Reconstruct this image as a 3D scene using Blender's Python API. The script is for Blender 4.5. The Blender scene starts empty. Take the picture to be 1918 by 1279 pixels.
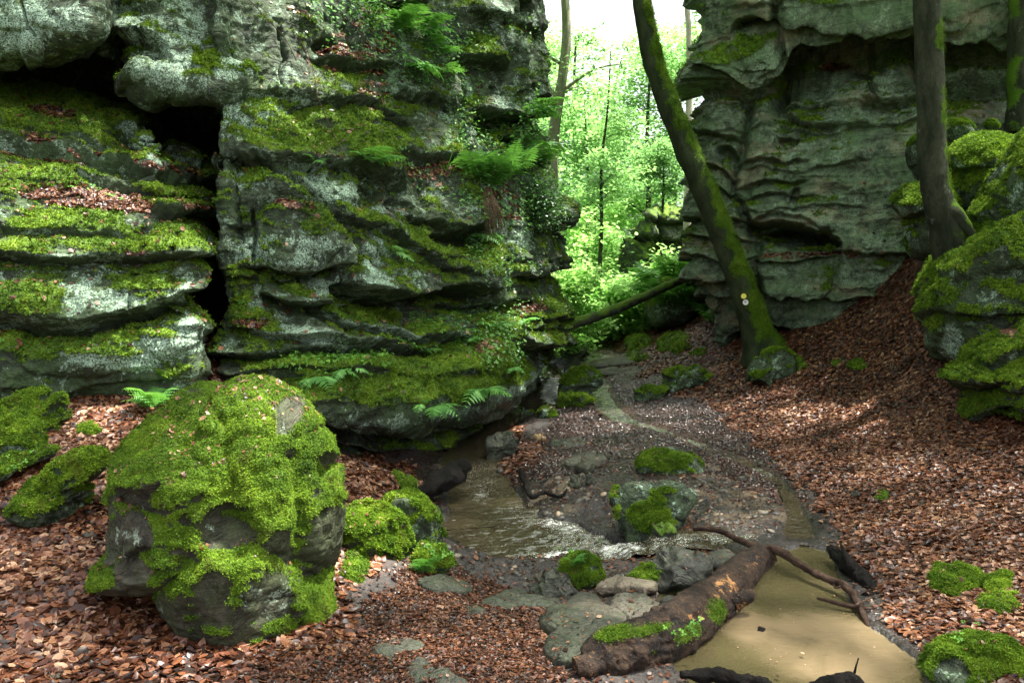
import bpy, math, random
import numpy as np
from mathutils import Vector, Matrix

S = bpy.context.scene
R = math.radians
# ------------------------------------------------------------------ camera
PITCH = R(5.3); CAMZ = 2.2; F = 1505.0; CX = 959.0; CY = 639.5
cam_d = bpy.data.cameras.new('camera'); cam = bpy.data.objects.new('camera', cam_d)
S.collection.objects.link(cam); S.camera = cam
cam_d.sensor_width = 36.0; cam_d.lens = F / 1918.0 * 36.0
cam_d.clip_start = 0.05; cam_d.clip_end = 2000
cam.location = (0, 0, CAMZ); cam.rotation_euler = (R(90) - PITCH, 0, 0)
# ------------------------------------------------------------------ world, sun, exposure
SUN_EL, SUN_AZ = R(72), R(80)          # azimuth measured from +Y towards +X
W = bpy.data.worlds.new('World'); S.world = W; W.use_nodes = True
nt = W.node_tree; nt.nodes.clear()
sky = nt.nodes.new('ShaderNodeTexSky'); sky.sky_type = 'NISHITA'; sky.sun_disc = False
sky.sun_elevation = SUN_EL; sky.sun_rotation = SUN_AZ
sky.air_density = 0.8; sky.dust_density = 6.0; sky.ozone_density = 0.6; sky.altitude = 0
bg = nt.nodes.new('ShaderNodeBackground'); bg.inputs['Strength'].default_value = 0.13
hs = nt.nodes.new('ShaderNodeHueSaturation'); hs.inputs['Saturation'].default_value = 0.3
wo = nt.nodes.new('ShaderNodeOutputWorld')
nt.links.new(sky.outputs[0], hs.inputs['Color']); nt.links.new(hs.outputs[0], bg.inputs[0]); nt.links.new(bg.outputs[0], wo.inputs[0])
sd = bpy.data.lights.new('sun', 'SUN'); sun = bpy.data.objects.new('sun', sd); S.collection.objects.link(sun)
sd.energy = 4.6; sd.angle = R(1.6); sd.color = (1, .96, .88)
sun.rotation_euler = Vector((math.sin(SUN_AZ)*math.cos(SUN_EL), math.cos(SUN_AZ)*math.cos(SUN_EL), math.sin(SUN_EL))).to_track_quat('Z', 'Y').to_euler()
sun.location = (5, 12, 20)
S.view_settings.view_transform = 'Standard'; S.view_settings.look = 'None'
S.view_settings.exposure = 2.28; S.view_settings.gamma = 1.0
S.render.engine = 'CYCLES'
S.cycles.max_bounces = 6; S.cycles.diffuse_bounces = 3; S.cycles.glossy_bounces = 3
S.cycles.transmission_bounces = 4; S.cycles.transparent_max_bounces = 8
S.cycles.caustics_reflective = False; S.cycles.caustics_refractive = False
S.cycles.sample_clamp_indirect = 4

# ------------------------------------------------------------------ projection helpers
cp, sp = math.cos(PITCH), math.sin(PITCH)
CAM = np.array([0, 0, CAMZ])
def ray(px, py):
    a = (np.asarray(px, float) - CX) / F; b = (CY - np.asarray(py, float)) / F
    x = a + 0*b; y = cp + b*sp + 0*a; z = -sp + b*cp + 0*a
    return np.stack([x, y, z], -1)
def at(px, py, D):                       # point seen at that pixel, D metres ahead (world Y)
    r = ray(px, py); return CAM + r * (np.asarray(D, float) / r[..., 1])[..., None]
def atz(px, py, z):                      # point seen at that pixel at height z
    r = ray(px, py); return CAM + r * ((np.asarray(z, float) - CAMZ) / r[..., 2])[..., None]
def proj(P):
    v = P - CAM; zc = v[..., 1]*cp - v[..., 2]*sp
    up = v[..., 1]*sp + v[..., 2]*cp
    zc = np.where(np.abs(zc) < 1e-3, 1e-3, zc)
    return CX + F*v[..., 0]/zc, CY - F*up/zc, zc

# ------------------------------------------------------------------ noise
_rs = np.random.RandomState(7)
_perm = _rs.permutation(256); _perm = np.concatenate([_perm, _perm, _perm])
_g = _rs.normal(size=(256, 3)); _g /= np.linalg.norm(_g, axis=1)[:, None]; _g = _g.astype(np.float32)
def gn(p):
    p = np.asarray(p, np.float32); sh = p.shape[:-1]; p = p.reshape(-1, 3)
    i = np.floor(p).astype(np.int64); f = p - i; i &= 255
    u = f*f*f*(f*(f*6-15)+10)
    out = 0
    ix = (i[:, 0], (i[:, 0]+1) & 255); iy = (i[:, 1], (i[:, 1]+1) & 255); iz = (i[:, 2], (i[:, 2]+1) & 255)
    for a in (0, 1):
        wa = u[:, 0] if a else 1-u[:, 0]; A = _perm[ix[a]]
        for b in (0, 1):
            wb = u[:, 1] if b else 1-u[:, 1]; B = _perm[A + iy[b]]
            for c in (0, 1):
                wc = u[:, 2] if c else 1-u[:, 2]
                g = _g[_perm[B + iz[c]]]
                out = out + wa*wb*wc*(g[:, 0]*(f[:, 0]-a)+g[:, 1]*(f[:, 1]-b)+g[:, 2]*(f[:, 2]-c))
    return (out*1.6).reshape(sh)
def fbm(p, o=4, gain=.5, lac=2.03):
    s = 0; a = 1; p = np.asarray(p, float)
    for k in range(o):
        s = s + a*gn(p + 17.3*k); p = p*lac; a *= gain
    return s
def ridge(p, o=3, gain=.5):
    s = 0; a = 1; p = np.asarray(p, float)
    for k in range(o):
        s = s + a*(1-2*np.abs(gn(p + 9.1*k))); p = p*2.05; a *= gain
    return s
def sst(a, b, x):
    t = np.clip((x-a)/(b-a), 0, 1); return t*t*(3-2*t)
def cr(ctrl, seg, wrap=False):           # Catmull-Rom along axis 0, seg samples per span
    K = ctrl.shape[0]; ts = []
    spans = K if wrap else K-1
    for k in range(spans): ts.append(k + np.arange(seg[k])/seg[k])
    if not wrap: ts.append(np.array([K-1.0]))
    t = np.concatenate(ts); i = np.minimum(np.floor(t).astype(int), spans-1); f = t-i
    f = f.reshape((-1,)+(1,)*(ctrl.ndim-1))
    ix = (lambda j: j % K) if wrap else (lambda j: np.clip(j, 0, K-1))
    p0, p1, p2, p3 = ctrl[ix(i-1)], ctrl[ix(i)], ctrl[ix(i+1)], ctrl[ix(i+2)]
    return .5*((2*p1)+(-p0+p2)*f+(2*p0-5*p1+4*p2-p3)*f*f+(-p0+3*p1-3*p2+p3)*f**3)

# ------------------------------------------------------------------ mesh helpers
def tag(o, label=None, cat=None, group=None, kind=None):
    if label: o['label'] = label
    if cat: o['category'] = cat
    if group: o['group'] = group
    if kind: o['kind'] = kind
    return o
def empty(name, loc, label=None, cat=None, group=None):
    o = bpy.data.objects.new(name, None); S.collection.objects.link(o); o.location = Vector(loc)
    o.empty_display_size = .1
    return tag(o, label, cat, group)
def meshobj(name, V, faces, mat, parent=None, attrs=None, origin=None, smooth=True, colors=None):
    """V (n,3) world; faces: list of int arrays (m,k)."""
    V = np.asarray(V, np.float32)
    if origin is None:
        origin = np.array([V[:, 0].mean(), V[:, 1].mean(), V[:, 2].min()]) if parent is None else np.array(parent.matrix_world_np)
    me = bpy.data.meshes.new(name)
    Vl = V - np.asarray(origin, np.float32)
    me.vertices.add(len(Vl)); me.vertices.foreach_set('co', Vl.ravel())
    faces = [np.asarray(f, np.int32) for f in faces if len(f)]
    nl = sum(f.size for f in faces); npoly = sum(len(f) for f in faces)
    me.loops.add(nl); me.polygons.add(npoly)
    me.loops.foreach_set('vertex_index', np.concatenate([f.ravel() for f in faces]))
    tot = np.concatenate([np.full(len(f), f.shape[1], np.int32) for f in faces])
    st = np.concatenate([[0], np.cumsum(tot)[:-1]]).astype(np.int32)
    me.polygons.foreach_set('loop_start', st)
    me.polygons.foreach_set('use_smooth', np.full(npoly, smooth, bool))
    me.update(calc_edges=True)
    for k, v in (attrs or {}).items():
        a = me.attributes.new(k, 'FLOAT', 'POINT'); a.data.foreach_set('value', np.asarray(v, np.float32).ravel())
    if mat is not None: me.materials.append(mat)
    o = bpy.data.objects.new(name, me); S.collection.objects.link(o)
    if parent is None: o.location = Vector([float(c) for c in origin])
    else: o.parent = parent
    return o
class Node3(object): pass
ORG = {}
def thing(name, loc, label, cat, group=None):
    o = empty(name, loc, label, cat, group); ORG[o.name] = np.array(loc, float); return o
def part(name, V, faces, mat, parent, attrs=None, smooth=True):
    o = meshobj(name, V, faces, mat, parent, attrs, origin=ORG[parent.name], smooth=smooth)
    ORG[o.name] = ORG[parent.name]; return o
def top(name, V, faces, mat, label=None, cat=None, group=None, kind=None, attrs=None, smooth=True, origin=None):
    V = np.asarray(V, float)
    if origin is None: origin = np.array([V[:, 0].mean(), V[:, 1].mean(), V[:, 2].min()])
    o = meshobj(name, V, faces, mat, None, attrs, origin, smooth); ORG[o.name] = np.array(origin, float)
    return tag(o, label, cat, group, kind)
def gridfaces(nv, nu, wrapu=False, flip=False):
    j = np.arange(nv-1)[:, None]; i = np.arange(nu if wrapu else nu-1)[None, :]
    i2 = (i+1) % nu
    q = np.stack([j*nu+i, j*nu+i2, (j+1)*nu+i2, (j+1)*nu+i], -1).reshape(-1, 4)
    return q[:, ::-1] if flip else q
def gridnormals(P):
    du = np.gradient(P, axis=1); dv = np.gradient(P, axis=0)
    n = np.cross(du, dv); return n / (np.linalg.norm(n, axis=-1, keepdims=True)+1e-12)
def vnormals(V, Fc):
    n = np.zeros_like(V)
    fn = np.cross(V[Fc[:, 1]]-V[Fc[:, 0]], V[Fc[:, 2]]-V[Fc[:, 0]])
    for k in range(Fc.shape[1]): 
        for c in range(3): n[:, c] += np.bincount(Fc[:, k], fn[:, c], len(V))
    return n/(np.linalg.norm(n, axis=1, keepdims=True)+1e-12)
def blur(a, r):
    if r < 1: return a
    k = np.ones(2*r+1)/(2*r+1)
    for ax in (0, 1):
        pad = [(0, 0), (0, 0)]; pad[ax] = (r, r)
        b = np.pad(a, pad, mode='edge'); c = np.cumsum(np.insert(b, 0, 0, axis=ax), axis=ax)
        n = a.shape[ax]
        a = (np.take(c, np.arange(2*r+1, 2*r+1+n), axis=ax)-np.take(c, np.arange(n), axis=ax))/(2*r+1)
    return a
def inpoly(px, py, poly):
    poly = np.asarray(poly, float); x1, y1 = poly[:, 0], poly[:, 1]; x2, y2 = np.roll(x1, -1), np.roll(y1, -1)
    ins = np.zeros(px.shape, bool)
    for a, b, c, d in zip(x1, y1, x2, y2):
        if b == d: continue
        m = ((b > py) != (d > py)) & (px < (c-a)*(py-b)/(d-b)+a); ins ^= m
    return ins
def polydist(px, py, pts):               # distance to polyline
    pts = np.asarray(pts, float); best = np.full(px.shape, 1e9)
    for (a, b), (c, d) in zip(pts[:-1], pts[1:]):
        l2 = (c-a)**2+(d-b)**2+1e-9; t = np.clip(((px-a)*(c-a)+(py-b)*(d-b))/l2, 0, 1)
        best = np.minimum(best, np.hypot(px-a-t*(c-a), py-b-t*(d-b)))
    return best
def frames(n, spin, tilt=None):
    """rotation matrices with z along n, spun by spin"""
    n = n/(np.linalg.norm(n, axis=1, keepdims=True)+1e-9)
    ref = np.where(np.abs(n[:, 2:3]) < .95, np.array([[0, 0, 1.]]), np.array([[1., 0, 0]]))
    x = np.cross(ref, n); x /= np.linalg.norm(x, axis=1, keepdims=True)+1e-9; y = np.cross(n, x)
    c, s = np.cos(spin)[:, None], np.sin(spin)[:, None]
    X = x*c+y*s; Y = -x*s+y*c
    return np.stack([X, Y, n], 2)        # columns
def bake(T, TF, pos, M, scale):
    """instances of template T (k,3) with faces TF list -> V, faces"""
    n = len(pos); k = len(T)
    sc = np.asarray(scale, float)
    if sc.ndim == 1: sc = sc[:, None]
    V = np.einsum('nij,nkj->nki', M, T[None]*sc[:, None, :]) + pos[:, None, :]
    off = (np.arange(n)*k)[:, None, None]
    return V.reshape(-1, 3), [(f[None]+off).reshape(-1, f.shape[1]) for f in TF]
def bake_multi(T, TF, pos, M, scale, rs):
    V, Fs = bake(T, TF, pos, M, scale); k = len(T)
    return V, Fs, np.repeat(rs.rand(len(pos)), k)

# ------------------------------------------------------------------ node helpers
class NB:
    def __init__(s, name, rough=.8):
        s.m = bpy.data.materials.new(name); s.m.use_nodes = True; s.t = s.m.node_tree; s.t.nodes.clear()
        s.out = s.n('ShaderNodeOutputMaterial'); s.b = s.n('ShaderNodeBsdfPrincipled'); s.l(s.b.outputs[0], s.out.inputs[0])
        s.b.inputs['Roughness'].default_value = rough
        s.g = s.n('ShaderNodeNewGeometry')
        s.pos = s.g.outputs['Position']
    def n(s, t, **k):
        x = s.t.nodes.new(t)
        for a, v in k.items(): setattr(x, a, v)
        return x
    def l(s, a, b): s.t.links.new(a, b)
    def set(s, inp, v):
        if isinstance(v, bpy.types.NodeSocket): s.l(v, inp)
        elif isinstance(v, (tuple, list)) and len(v) == 3 and inp.type == 'RGBA': inp.default_value = (*v, 1)
        else: inp.default_value = v
    def noise(s, scale, detail=4, rough=.55, vec=None, stretch=None, dist=0):
        x = s.n('ShaderNodeTexNoise'); x.inputs['Scale'].default_value = scale; x.inputs['Detail'].default_value = detail
        x.inputs['Roughness'].default_value = rough; x.inputs['Distortion'].default_value = dist
        v = vec or s.pos
        if stretch:
            m = s.n('ShaderNodeMapping'); m.inputs['Scale'].default_value = stretch; s.l(v, m.inputs[0]); v = m.outputs[0]
        s.l(v, x.inputs['Vector']); return x.outputs[0]
    def vor(s, scale, feat='F1', out=0, rnd=1):
        x = s.n('ShaderNodeTexVoronoi'); x.feature = feat; x.inputs['Scale'].default_value = scale; s.l(s.pos, x.inputs['Vector'])
        x.inputs['Randomness'].default_value = rnd
        return x.outputs[out]
    def attr(s, name):
        x = s.n('ShaderNodeAttribute'); x.attribute_name = name; return x.outputs['Fac']
    def math(s, op, a, b=None, c=None, clamp=False):
        x = s.n('ShaderNodeMath', operation=op, use_clamp=clamp); s.set(x.inputs[0], a)
        if b is not None: s.set(x.inputs[1], b)
        if c is not None: s.set(x.inputs[2], c)
        return x.outputs[0]
    def step(s, v, a, b, lo=0., hi=1.):
        x = s.n('ShaderNodeMapRange', interpolation_type='SMOOTHSTEP'); s.set(x.inputs[0], v)
        for i, q in enumerate((a, b, lo, hi)): x.inputs[i+1].default_value = q
        return x.outputs[0]
    def mix(s, f, a, b, mode='MIX'):
        x = s.n('ShaderNodeMix', data_type='RGBA', blend_type=mode); s.set(x.inputs[0], f); s.set(x.inputs[6], a); s.set(x.inputs[7], b); return x.outputs[2]
    def ramp(s, v, stops):
        x = s.n('ShaderNodeValToRGB'); s.set(x.inputs[0], v); e = x.color_ramp.elements
        while len(e) < len(stops): e.new(.5)
        for q, (p, c) in zip(e, stops): q.position = p; q.color = (*c, 1)
        return x.outputs[0]
    def bump(s, h, dist=.01, strength=1., prev=None):
        x = s.n('ShaderNodeBump'); x.inputs['Distance'].default_value = dist; x.inputs['Strength'].default_value = strength
        s.l(h, x.inputs['Height'])
        if prev is not None: s.l(prev, x.inputs['Normal'])
        return x.outputs[0]
    def fin(s, col=None, rough=None, normal=None, spec=None):
        if col is not None: s.set(s.b.inputs['Base Color'], col)
        if rough is not None: s.set(s.b.inputs['Roughness'], rough)
        if normal is not None: s.l(normal, s.b.inputs['Normal'])
        if spec is not None: s.set(s.b.inputs['Specular IOR Level'], spec)
        return s.m

MOSS_STOPS = [(0.0, (.014, .032, .004)), (.35, (.050, .105, .007)), (.7, (.115, .205, .014)), (1., (.21, .31, .025))]
def rock_mat(name, dark, mid, lich, lich_th=.56, algae=(.05, .085, .03), warm=None, wet=0., alg_amt=.5, band=0., mossy=True):
    s = NB(name, .8)
    n1 = s.noise(1.3, 6, .6); n2 = s.noise(9, 6, .65); n3 = s.noise(60, 4, .7); nl = s.noise(3.2, 8, .72, dist=.4)
    c = s.mix(s.step(n2, .38, .66), dark, mid)
    c = s.mix(s.math('MULTIPLY', s.step(n1, .42, .62), alg_amt), c, algae)
    if warm: c = s.mix(s.math('MULTIPLY', s.step(s.noise(1.1, 4, .5, stretch=(1, 1, 2.2)), .5, .68), .75), c, warm)
    c = s.mix(s.math('MULTIPLY', s.step(s.noise(1, 6, .7, stretch=(5, 5, .7)), .52, .66), .6), c, dark); c = s.mix(s.math('MULTIPLY', s.step(s.noise(12, 6, .75), .50, .64), .6), c, tuple(x*1.3 for x in algae))
    if band: c = s.mix(s.math('MULTIPLY', s.step(s.noise(1., 5, .6, stretch=(.6, .6, 14)), .52, .7), band), c, dark)
    la = s.attr('lich')
    lt = s.math('ADD', nl, s.math('MULTIPLY', la, .17)); lt = s.math('ADD', lt, s.math('MULTIPLY', s.math('SUBTRACT', s.noise(13, 6, .8), .5), .55))
    lf = s.step(lt, lich_th-.02, lich_th+.05)
    sp = s.step(s.math('ADD', s.noise(38, 3, .8), s.math('MULTIPLY', la, .10)), .54, .60)
    sp2 = s.step(s.noise(60, 4, .8), .42, .52); lf = s.math('MULTIPLY', lf, s.math('ADD', s.math('MULTIPLY', s.math('MULTIPLY', sp, sp2), .45), s.math('MULTIPLY', sp2, .5)))
    c = s.mix(lf, c, s.mix(n3, tuple(x*.62 for x in lich), lich))
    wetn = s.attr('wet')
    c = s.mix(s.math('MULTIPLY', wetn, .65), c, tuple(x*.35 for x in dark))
    lm = s.attr('litter')
    vc = s.n('ShaderNodeTexVoronoi'); vc.inputs['Scale'].default_value = 34; s.l(s.pos, vc.inputs['Vector'])
    lcol = s.ramp(vc.outputs['Color'], [(0, (.03, .012, .008)), (.4, (.10, .04, .022)), (.75, (.20, .085, .045)), (1, (.33, .19, .11))])
    lmf = s.step(s.math('ADD', lm, s.math('MULTIPLY', n3, .5)), .62, .78)
    c = s.mix(lmf, c, lcol)
    h = s.math('ADD', s.math('MULTIPLY', n2, .8), s.math('MULTIPLY', n3, .30))
    h = s.math('ADD', h, s.math('MULTIPLY', s.vor(14), .25)); gr = s.noise(170, 3, .8); h = s.math('ADD', h, s.math('MULTIPLY', gr, .22))
    c = s.mix(s.math('MULTIPLY', s.step(gr, .5, .72), .55), c, tuple(min(1, x*1.7) for x in mid)); c = s.mix(s.math('MULTIPLY', s.step(n3, .5, .36), .6), c, tuple(x*.5 for x in dark))
    h = s.math('ADD', h, s.math('MULTIPLY', s.noise(1, 5, .6, stretch=(1.5, 1.5, 26)), .9)); h = s.math('ADD', h, s.math('MULTIPLY', s.math('SUBTRACT', 1., s.math('MULTIPLY', s.math('ABSOLUTE', s.math('SUBTRACT', s.noise(2.2, 5, .6, dist=.8), .5)), 14), clamp=True), -.8))
    if mossy:
        mo = s.attr('moss')
        mf = s.step(s.math('ADD', mo, s.math('MULTIPLY', s.math('SUBTRACT', s.noise(30, 6, .85), .5), 1.7)), .40, .62)
        mn = s.noise(70, 3, .75); mb = s.noise(2.4, 4, .6)
        mc = s.ramp(s.math('ADD', s.math('MULTIPLY', mn, .75), s.math('MULTIPLY', s.math('SUBTRACT', mb, .25), .85)), [(p*.6+.25, q) for p, q in MOSS_STOPS])
        mc = s.mix(s.math('MULTIPLY', s.step(s.noise(5.5, 5, .65), .56, .68), .55), mc, (.060, .052, .014))
        c = s.mix(mf, c, mc)
        h = s.math('ADD', h, s.math('MULTIPLY', s.math('MULTIPLY', s.noise(120, 2, .7), mf), .9))
    nrm = s.bump(h, .02, .9)
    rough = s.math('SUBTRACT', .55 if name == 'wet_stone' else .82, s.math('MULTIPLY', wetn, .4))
    return s.fin(c, rough, nrm, .35)

def moss_tuft_mat():
    s = NB('moss_tufts', .75); r = s.attr('rnd'); mb = s.noise(2.4, 4, .6)
    v = s.math('ADD', s.math('MULTIPLY', r, .45), s.math('MULTIPLY', s.math('SUBTRACT', mb, .22), 1.05))
    c = s.ramp(v, [(.05, (.018, .040, .004)), (.35, (.065, .13, .009)), (.65, (.145, .245, .016)), (1, (.29, .40, .035))])
    c = s.mix(s.math('MULTIPLY', s.step(s.noise(5.5, 5, .65), .56, .68), .5), c, (.085, .072, .018))
    s.fin(c, .7, None, .15)
    tr = s.n('ShaderNodeBsdfTranslucent'); s.set(tr.inputs[0], c); mx = s.n('ShaderNodeMixShader'); mx.inputs[0].default_value = .25
    s.l(s.b.outputs[0], mx.inputs[1]); s.l(tr.outputs[0], mx.inputs[2]); s.l(mx.outputs[0], s.out.inputs[0]); return s.m
def leaf_mat(name, stops, trans=.4, rough=.45, tcol=None, spec=.4):
    s = NB(name, rough); r = s.attr('rnd'); c = s.ramp(r, stops); s.fin(c, rough, None, spec)
    tr = s.n('ShaderNodeBsdfTranslucent'); s.set(tr.inputs[0], s.mix(.5, c, tcol) if tcol else c)
    mx = s.n('ShaderNodeMixShader'); mx.inputs[0].default_value = trans
    s.l(s.b.outputs[0], mx.inputs[1]); s.l(tr.outputs[0], mx.inputs[2]); s.l(mx.outputs[0], s.out.inputs[0]); return s.m
def bark_mat(name, dark, mid, moss_amt=0., pale=None):
    s = NB(name, .85); n = s.noise(6, 6, .65, stretch=(1, 1, .35)); f = s.noise(45, 4, .7, stretch=(1, 1, .4))
    c = s.mix(s.step(n, .35, .65), dark, mid); c = s.mix(s.math('MULTIPLY', s.step(f, .5, .7), .5), c, tuple(x*.4 for x in dark))
    if pale: c = s.mix(s.step(s.noise(4, 6, .7), .6, .66), c, pale)
    mo = s.attr('moss'); mf = s.step(s.math('ADD', mo, s.math('MULTIPLY', s.math('SUBTRACT', s.noise(30, 4, .7), .5), .8)), .40, .62)
    mc = s.ramp(s.math('ADD', s.math('MULTIPLY', s.noise(80, 3, .7), .6), s.math('MULTIPLY', s.noise(3, 3, .6), .4)), [(p*.6+.25, q) for p, q in MOSS_STOPS])
    c = s.mix(mf, c, mc)
    nrm = s.bump(s.math('ADD', s.math('ADD', n, s.noise(130, 3, .75, stretch=(1, 1, .3))), f), .02, 1.)
    return s.fin(c, .85, nrm, .12)

M = {}
M['rock_left'] = rock_mat('left_sandstone', (.013, .019, .010), (.060, .080, .044), (.44, .62, .45), .565, algae=(.038, .070, .020), alg_amt=.8)
M['rock_right'] = rock_mat('right_sandstone', (.036, .052, .030), (.155, .20, .118), (.29, .41, .265), .57, algae=(.080, .140, .055), warm=(.26, .22, .135), alg_amt=.8, band=.5)
M['rock_boulder'] = rock_mat('boulder_stone', (.018, .018, .011), (.062, .058, .038), (.40, .52, .38), .60, algae=(.040, .055, .018), alg_amt=.8)
M['rock_stream'] = rock_mat('wet_stone', (.020, .021, .016), (.060, .062, .045), (.20, .22, .17), .66, algae=(.05, .062, .03), warm=(.13, .11, .08))
M['rock_pale'] = rock_mat('pale_stone', (.12, .10, .07), (.26, .21, .15), (.3, .28, .22), .7, algae=(.10, .10, .06), alg_amt=.2)
M['rock_ochre'] = rock_mat('ochre_stone', (.25, .16, .08), (.42, .28, .15), (.4, .3, .2), .9, algae=(.2, .15, .08), alg_amt=.2)
M['tufts'] = moss_tuft_mat()
# ------------------------------------------------------------------ rock surfaces
SURF = {}
def feat_disp(P, feats, jit=1.0, gain=1.):
    px, py, zc = proj(P)
    front = zc > .5
    j1 = fbm(P*1.7+3, 2); j2 = fbm(P*6+8, 2); j3 = fbm(P*1.7+33, 2); j4 = fbm(P*6+38, 2)
    px = px + (j3*9 + j4*2.5)*jit; py = py + (j1*9 + j2*2.5)*jit
    d = np.zeros(px.shape); under = np.zeros(px.shape)
    for f in feats:
        if f[0] == 'L':
            _, pts, dep, hu, hd, b = f[:6]; pts = np.array(pts, float)
            yl = np.interp(px, pts[:, 0], pts[:, 1]); tp = f[6] if len(f) > 6 else 25
            xm = sst(pts[0, 0]-tp, pts[0, 0]+tp*.4, px)*sst(pts[-1, 0]+tp, pts[-1, 0]-tp*.4, px)
            s = py-yl; e = f[7] if len(f) > 7 else 6
            stp = sst(0, e, s)
            dn = -dep*stp*np.exp(-np.maximum(s-e, 0)/hd)
            up = b*np.exp(-(np.maximum(-s, 0)/hu)**1.3)*(1-stp)
            d += (dn+up)*xm
        elif f[0] == 'C':
            _, pts, dep, w = f; q = polydist(px, py, pts); d -= dep*np.exp(-(q/w)**2)
        elif f[0] == 'H':
            _, cx, cy, rx, ry, rot, dep = f[:7]; c, s_ = math.cos(R(rot)), math.sin(R(rot))
            u = ((px-cx)*c+(py-cy)*s_)/rx; v = (-(px-cx)*s_+(py-cy)*c)/ry; r = np.sqrt(u*u+v*v)
            # steep at the upper rim, gentle at the floor
            d -= dep*sst(1.0, .72, r)*(.45+.55*sst(1.0, -.6, v))
        elif f[0] == 'B':
            _, cx, cy, rx, ry, rot, b = f[:7]; c, s_ = math.cos(R(rot)), math.sin(R(rot))
            u = ((px-cx)*c+(py-cy)*s_)/rx; v = (-(px-cx)*s_+(py-cy)*c)/ry; r = u*u+v*v
            d += b*np.sqrt(np.clip(1-r, 0, 1))
    return np.where(front, d*gain, 0)
def blobval(px, py, blobs):
    a = np.zeros(px.shape)
    for b in blobs:
        cx, cy, rx, ry, amt = b[:5]; rot = R(b[5]) if len(b) > 5 else 0
        c, s_ = math.cos(rot), math.sin(rot)
        u = ((px-cx)*c+(py-cy)*s_)/rx; v = (-(px-cx)*s_+(py-cy)*c)/ry
        a = a + amt*sst(1.15, .5, np.sqrt(u*u+v*v))
    return a
def rock_attrs(P, N, px, py, moss_bias=0., moss_blobs=(), lich_blobs=(), litter_blobs=(), nzw=(.05, .65), mossn=.45, wet=None, lich0=0., litter_nz=.0):
    n1 = fbm(P*1.6+50, 4); n2 = fbm(P*7+60, 3)
    m = 1.0*sst(nzw[0], nzw[1], N[..., 2]) + mossn*n1 + .25*n2 - .25 + moss_bias + blobval(px, py, moss_blobs)
    m = m*sst(-.75, -.25, N[..., 2])
    li = lich0 + blobval(px, py, lich_blobs)
    lt = blobval(px, py, litter_blobs)*sst(.25, .7, N[..., 2]) + litter_nz*sst(.55, .85, N[..., 2])*sst(-.1, .4, fbm(P*2.2+90, 3))
    m = m - .9*sst(.3, .6, lt)
    at_ = dict(moss=np.clip(m, 0, 1.3), lich=np.clip(li, -1, 1.3), litter=np.clip(lt, 0, 1))
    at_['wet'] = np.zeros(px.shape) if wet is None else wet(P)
    return at_
def cliff(key, ctrl, segv, segu, feats, lump=.15, strata=.07, med=.05, fine=.012, sz=2.4, seed=0, moss_thick=.035, jit=1., tilt=0., bed=((1.9, .10, 1.), (5.2, .035, 2.)), **ak):
    P = cr(ctrl, segv); P = np.swapaxes(cr(np.swapaxes(P, 0, 1), segu), 0, 1)
    N = gridnormals(P)
    N = np.stack([blur(N[..., k], 4) for k in range(3)], -1); N /= np.linalg.norm(N, axis=-1, keepdims=True)+1e-9
    sgn = np.sign(np.median(np.sum(N*(CAM-P), -1))); N *= sgn
    q = P + np.array([seed*13.1, seed*7.7, 0]); qs = q*np.array([.45, .45, sz]); qs[..., 2] += tilt*q[..., 0] + .35*gn(q*.5)
    d = feat_disp(P, feats, jit, 1.25 if key == 'D' else .92)
    d += .045*fbm(q*2.1+40, 2)
    for fq, am, o_ in bed:                   # crisp bedding: each bed juts at its foot
        t = q[..., 2]*fq + .22*q[..., 0]*tilt*fq + .30*fbm(q*.7+o_, 3) + .06*fbm(q*5+o_, 2); fl = np.floor(t); fr = t-fl
        ra = np.abs(np.sin(fl*12.9898+o_)*43758.5453) % 1
        d += am*ra*(1-fr)**1.6*sst(0, .08, fr)*sst(-.35, .25, fbm(q*np.array([.9, .9, .5])+o_*3, 3))
    d += lump*fbm(q*.8, 3) + strata*ridge(qs, 3, .55) + med*ridge(q*np.array([1.6, 1.6, 3.2])+5, 2) + fine*fbm(q*9, 4, .6)
    P = P + N*d[..., None]
    N2 = gridnormals(P)*sgn
    px, py, zc = proj(P)
    a = rock_attrs(P, N2, px, py, **ak)
    mt = sst(.3, .62, a['moss'])
    P = P + N2*(mt*moss_thick*(.7+.9*fbm(P*13, 3)))[..., None]
    N3 = gridnormals(P)*sgn
    SURF[key] = dict(P=P, N=N3, px=px, py=py, zc=zc, a=a)
    return P.reshape(-1, 3), [gridfaces(P.shape[0], P.shape[1], flip=sgn < 0)], a

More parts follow.
